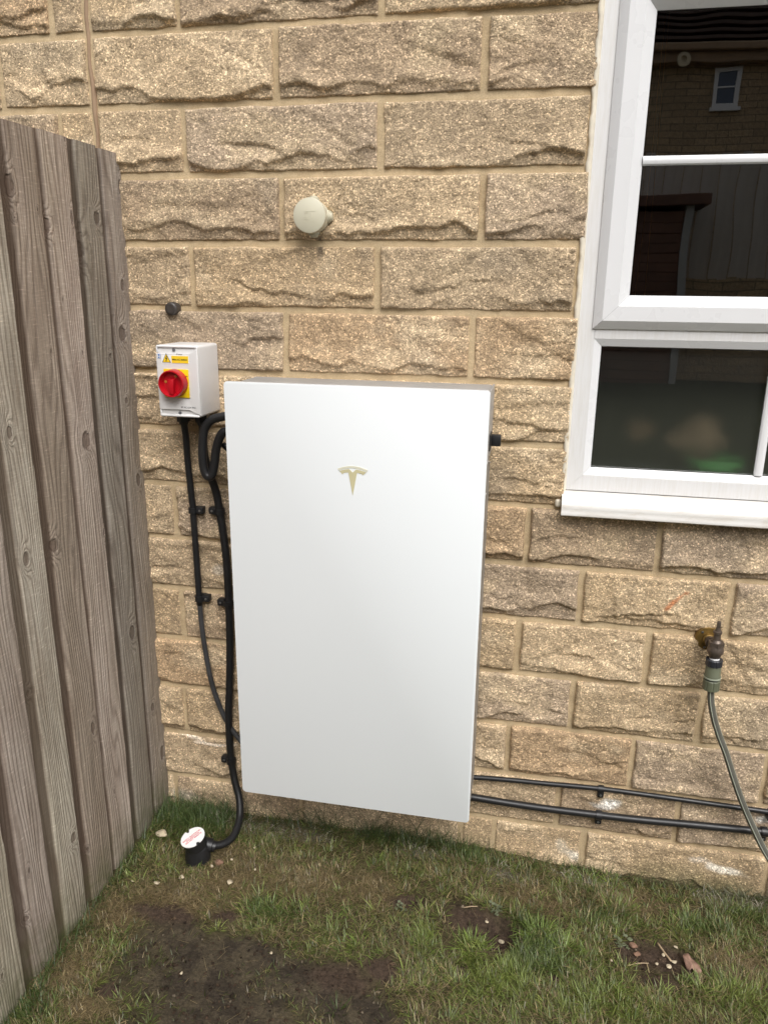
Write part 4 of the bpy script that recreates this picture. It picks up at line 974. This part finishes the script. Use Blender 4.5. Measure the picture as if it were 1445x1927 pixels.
for (cx, cy, nn, hh) in ((.64, -.37, 90, .055), (.80, -.30, 160, .06), (.86, -.33, 120, .06), (.95, -.44, 120, .05), (1.22, -.37, 90, .05), (.93, -.06, 110, .05), (1.00, -.16, 120, .055), (.53, -.40, 60, .045), (.38, -.42, 60, .04), (-.20, -.56, 50, .04), (.12,-.35,90,.04), (1.16,-.17,90,.05), (1.35,-.30,60,.045)):
    x = rng.normal(cx, .016, nn); y = rng.normal(cy, .014, nn); az = np.arctan2(y-cy, x-cx)+rng.normal(0, .5, nn)
    parts.append(blades(x, y, rng.uniform(.55, .95, nn)*hh, rng.uniform(.0012, .0024, nn), az, rng.uniform(.5, 1.3, nn), rng.uniform(0, .9, nn), np.array((.150, .215, .042))*rng.uniform(.5, 1.5, nn)[:, None]))
Vs, Qs, Ts, Cs, b = [], [], [], [], 0
for V, Q, T, c_ in parts: Vs.append(V); Qs.append(Q+b); Ts.append(T+b); Cs.append(c_); b += len(V)
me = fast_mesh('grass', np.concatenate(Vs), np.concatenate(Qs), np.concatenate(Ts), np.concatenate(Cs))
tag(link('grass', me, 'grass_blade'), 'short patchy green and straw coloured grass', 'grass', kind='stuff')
print('grass verts', b)
# crumbs of soil and grit in the bare patches
ico = bmesh.new(); bmesh.ops.create_icosphere(ico, subdivisions=1, radius=1); IV = np.array([tuple(v.co) for v in ico.verts]); IF = np.array([[v.index for v in f.verts] for f in ico.faces]); ico.free()
x = rng.uniform(-.32, 1.5, 60000); y = rng.uniform(-.95, -.02, 60000); pc = np.clip(fld('bare', x, y)*.8+fld('dark', x, y)*.35+.02, 0, 1); k = rng.random(60000) < pc*.55; x, y = x[k], y[k]; n = len(x)
rr_ = .0007+.0042*rng.random(n)**4; jit = 1+.35*rng.standard_normal((n, len(IV), 1)).clip(-1, 1); sc3 = rng.uniform(.7, 1.3, (n, 1, 3))*np.array((1, 1, .7))
V = IV[None]*jit*sc3*rr_[:, None, None]+np.stack([x, y, ground_z(x, y)+crumb_lift(x, y)+rr_*.3], -1)[:, None]
cc = np.array((.070, .046, .030))*rng.uniform(.45, 1.6, n)[:, None]; lt = rng.random(n) < .05; cc[lt] = np.array((.26, .21, .15))*rng.uniform(.6, 1.2, lt.sum())[:, None]
cc = cc*(1-.35*fld('dark', x, y)[:, None])
me = fast_mesh('soil_crumbs', V.reshape(-1, 3), None, (IF[None]+np.arange(n)[:, None, None]*len(IV)).reshape(-1, 3), np.repeat(cc, len(IV), 0))
tag(link('soil_crumbs', me, 'earth'), 'loose crumbs of brown soil and grit on the bare patches', 'soil', kind='stuff')
# clover / weeds in the bare soil
def weed(x, y, s, label):
    def fn(bm):
        rs = random.Random(int(x*1000)); z = float(ground_z(np.array(x), np.array(y)))
        for k in range(16):
            a = rs.uniform(0, 6.28); r = rs.uniform(.3, 1)*s; c_ = Vector((math.cos(a)*r, math.sin(a)*r, z+rs.uniform(.003, .014))); n_ = 8; rr = s*rs.uniform(.10, .24)
            vs = [bm.verts.new(c_+Vector((math.cos(q_*6.283/n_+a)*rr*1.4, math.sin(q_*6.283/n_+a)*rr, .002*math.sin(q_*2)))) for q_ in range(n_)]
            bm.faces.new(vs)
    return tag(mk('weed', 'weed_leaf', None, fn, loc=(x, y, 0)), label, 'weed', 'small weeds growing in the bare soil')
plain('weed_leaf', (.10, .115, .06), .6, var=.25, vscale=50)
weed(1.005, -.268, .022, 'small grey-green weed at the left rim of the right bare patch')
weed(.688, -.245, .020, 'small weed at the top of the dug hole')
weed(.455, -.285, .016, 'small pale weed in the soil patch below the battery')

# ------------------------------------------------------------------ stones, leaf, twigs
def stone(x, y, a, b_, label, mat='pebble', hz=.6, nm='pebble'):
    def fn(bm):
        rs = random.Random(int(abs(x)*9999+abs(y)*777)); bmesh.ops.create_icosphere(bm, subdivisions=3, radius=1)
        pl = [(Vector([rs.gauss(0, 1) for _ in range(3)]).normalized(), rs.uniform(.55, .85)) for _ in range(8)]
        for v in bm.verts:
            for n_, d in pl:
                e = v.co.dot(n_)-d
                if e > 0: v.co -= n_*e
            v.co = Vector((v.co.x*a, v.co.y*b_, v.co.z*hz*min(a, b_)*1.2))
    z = float(ground_z(np.array(x), np.array(y)))
    lift = .018 if a > .015 else .011
    return tag(mk(nm, mat, None, fn, loc=(x, y, z+lift*.75)), label, 'stone', 'stones scattered on the lawn')
PEB = [(-.27, -.164, .019, .014, 'largest pale stone, in the grass between fence and black pot'),
 (-.008, -.298, .009, .009, 'round cream pebble on the lawn in front of the black pot'),
 (-.141, -.307, .008, .008, 'cream pebble in the grass nearest in front of the black pot'),
 (-.197, -.336, .010, .005, 'flat sliver of pale stone left of the cream pebbles'),
 (-.263, -.344, .005, .004, 'tiny white pebble nearest the fence'),
 (-.034, -.220, .005, .004, 'tiny pebble just right of the black pot'),
 (.011, -.159, .005, .004, 'tiny pale chip beside the conduit bend'),
 (.042, -.240, .004, .004, 'tiny pale chip on the brown grass under the battery corner'),
 (-.078, -.252, .005, .006, 'small pale pebble touching the reddish stone'),
 (1.101, -.325, .006, .006, 'cream pebble lowest on the right bare patch'),
 (1.116, -.307, .007, .005, 'cream pebble on the right bare patch close to the brown leaf'),
 (1.074, -.322, .004, .004, 'tiny yellowish chip mid right bare patch'),
 (1.094, -.290, .004, .005, 'tiny chip beside the twig on the right bare patch'),
 (1.129, -.254, .006, .005, 'pale pebble at the top edge of the right bare patch'),
 (.969, -.338, .004, .004, 'tiny pebble left of the right bare patch'),
 (.710, -.290, .008, .006, 'pale stone inside the dug hole'),
 (.671, -.293, .005, .004, 'tiny stone at the left lip of the dug hole'),
 (-.009, -.582, .004, .004, 'single tiny pink chip on the dark muddy patch'),
 (.174, -.487, .004, .004, 'single tiny white chip at the edge of the dark muddy patch')]
for x, y, a, b_, l in PEB: stone(x, y, a, b_, l)
stone(-.064, -.236, .013, .010, 'reddish brick chip on the grass beside the black pot', 'pebble_red')
stone(1.031, -.302, .009, .007, 'orange-brown stone on the left of the right bare patch', 'pebble_red')
stone(1.028, -.275, .012, .008, 'dull brown stone at the top left of the right bare patch', 'pebble_red')
def leaf(bm):
    P = [(-.004, .026), (.006, .024), (.010, .014), (.016, .006), (.020, -.008), (.018, -.022), (.011, -.027), (.004, -.018), (-.001, -.012), (-.007, -.016), (-.011, -.008), (-.010, .008), (-.009, .020)]
    c_ = bm.verts.new((.003, 0, .004)); vs = [bm.verts.new((x, y, .0035*math.sin(i*1.7))) for i, (x, y) in enumerate(P)]
    for k in range(len(vs)): bm.faces.new((c_, vs[k], vs[(k+1) % len(vs)]))
    bmesh.ops.subdivide_edges(bm, edges=bm.edges[:], cuts=2, use_grid_fill=True)
    g_ = bmesh.ops.extrude_face_region(bm, geom=bm.faces[:]); bmesh.ops.translate(bm, vec=(0, 0, -.0012), verts=[v for v in g_['geom'] if isinstance(v, bmesh.types.BMVert)])
lf_ = mk('fallen_leaf', 'leaf', None, leaf, loc=(1.150, -.312, float(ground_z(np.array(1.15), np.array(-.312)))+.014), smooth=True); lf_.rotation_euler = (.12, -.10, .25)
tag(lf_, 'curled reddish-brown fallen leaf at the right of the bare patch', 'leaf')
def twig(pts, r, label):
    P = [(x, y, float(ground_z(np.array(x), np.array(y)))+.006+dz) for x, y, dz in pts]
    tag(link('twig', tube_mesh('twig', P, r, 8, .006), 'twig'), label, 'twig', 'twigs on the bare soil')
twig([(1.086, -.254, .004), (1.093, -.275, .006), (1.100, -.290, .004), (1.109, -.308, .003)], .0022, 'pale flat twig lying across the right bare patch')
twig([(1.005, -.345, .002), (1.03, -.335, .004), (1.055, -.328, .003)], .0011, 'thin twig lying left of centre on the right bare patch')
twig([(.61, -.268, .006), (.63, -.262, .009), (.645, -.255, .006)], .0012, 'thin pale straw stalk left of the dug hole')

# ================================================================== WHAT STANDS BEHIND THE CAMERA (seen mirrored in the window)
rw = tag(mk('retaining_wall', 'far_stone', None, lambda bm: bm_box(bm, (-6, -10.4, -.2), (14, -10, 1.535), .01)), 'low stone retaining wall under the far fence, mirrored in the window', 'wall')
ff = empty('far_fence', (3, -10.1, 1.54), 'tall grey board fence mirrored in the window', 'fence')
rsf = random.Random(4)
def fb(bm):
    x = 0
    bm_box(bm, (0, -.02, 0), (.118, .0, 1.62+rsf.uniform(-.02, .02)))
mesh_b = None
for i in range(100):
    x = -3.0+i*.125
    if mesh_b is None:
        o = mk('board', 'far_timber', ff, fb); mesh_b = o.data
    else: o = bpy.data.objects.new('board', mesh_b); C.objects.link(o); o.parent = ff
    o.location = (x-3, (.0 if i % 2 else .035)+rsf.uniform(0, .01), rsf.uniform(-.02, .02))
shed = empty('garden_shed', (1.2, -9.6, 0), 'red-brown boarded garden shed mirrored at the left of the window', 'shed')
mk('wall', 'shed_brown', shed, lambda bm: [bm_box(bm, (-1.2, -.3, -.1+k*.13), (1.33, .18+.01*(k % 2), .025+k*.13), .004) for k in range(19)])
mk('corner_post', 'grey_trim', shed, lambda bm: bm_box(bm, (1.30, .12, -.1), (1.40, .215, 2.45), .004))
mk('roof', 'shed_brown', shed, lambda bm: bm_box(bm, (-1.3, -.6, 2.42), (1.58, .32, 2.56), .01))
nh = empty('neighbour_house', (4, -14.0, 0), 'neighbouring stone house with a dark tiled roof mirrored in the window', 'house')
mk('wall', 'far_stone', nh, lambda bm: bm_box(bm, (-9, -6, 0), (9, 0, 5.3)))
def tiles(bm):
    for k in range(22):
        z = 5.55+k*.16; y = .35-k*.20
        bm_box(bm, (-9.3, y-.30, z), (9.3, y, z+.05))
    bm_box(bm, (-9.3, -4.3, 5.4), (9.3, .1, 5.5))
    bmesh.ops.create_grid
    bm.faces.new([bm.verts.new(p) for p in ((-9.3, .05, 5.5), (9.3, .05, 5.5), (9.3, -4.2, 9.0), (-9.3, -4.2, 9.0))])
mk('roof', 'roof_tile', nh, tiles)
mk('gutter', 'fascia', nh, lambda bm: [bm_box(bm, (-9.3, .32, 5.36), (9.3, .44, 5.48), .02), bm_box(bm, (-9.3, .0, 5.2), (9.3, .30, 5.36))])
mk('soil_vent', 'vent_cream', nh, lambda bm: bm_lathe(bm, (-1.15, .28, 5.22), (0, 1, 0), [(0, .11), (.10, .13), (.11, .06), (.05, .05)], 24))
nw = mk('window', 'upvc', nh, lambda bm: [bm_box(bm, (-.56, -.02, 4.50), (-.49, .05, 5.17)), bm_box(bm, (-.20, -.02, 4.50), (-.13, .05, 5.17)), bm_box(bm, (-.49, -.02, 4.50), (-.20, .05, 4.57)), bm_box(bm, (-.49, -.02, 5.10), (-.20, .05, 5.17)), bm_box(bm, (-.49, -.02, 4.83), (-.20, .04, 4.855)), bm_box(bm, (-.60, -.02, 4.44), (-.09, .10, 4.497))])
mk('pane', 'pane_far', nw, lambda bm: bm_box(bm, (-.49, -.03, 4.57), (-.20, .012, 5.10))) if 'pane_far' in MATS else mk('pane', plain('pane_far', (.05, .07, .12), .1).name, nw, lambda bm: bm_box(bm, (-.49, -.03, 4.57), (-.20, .012, 5.10)))
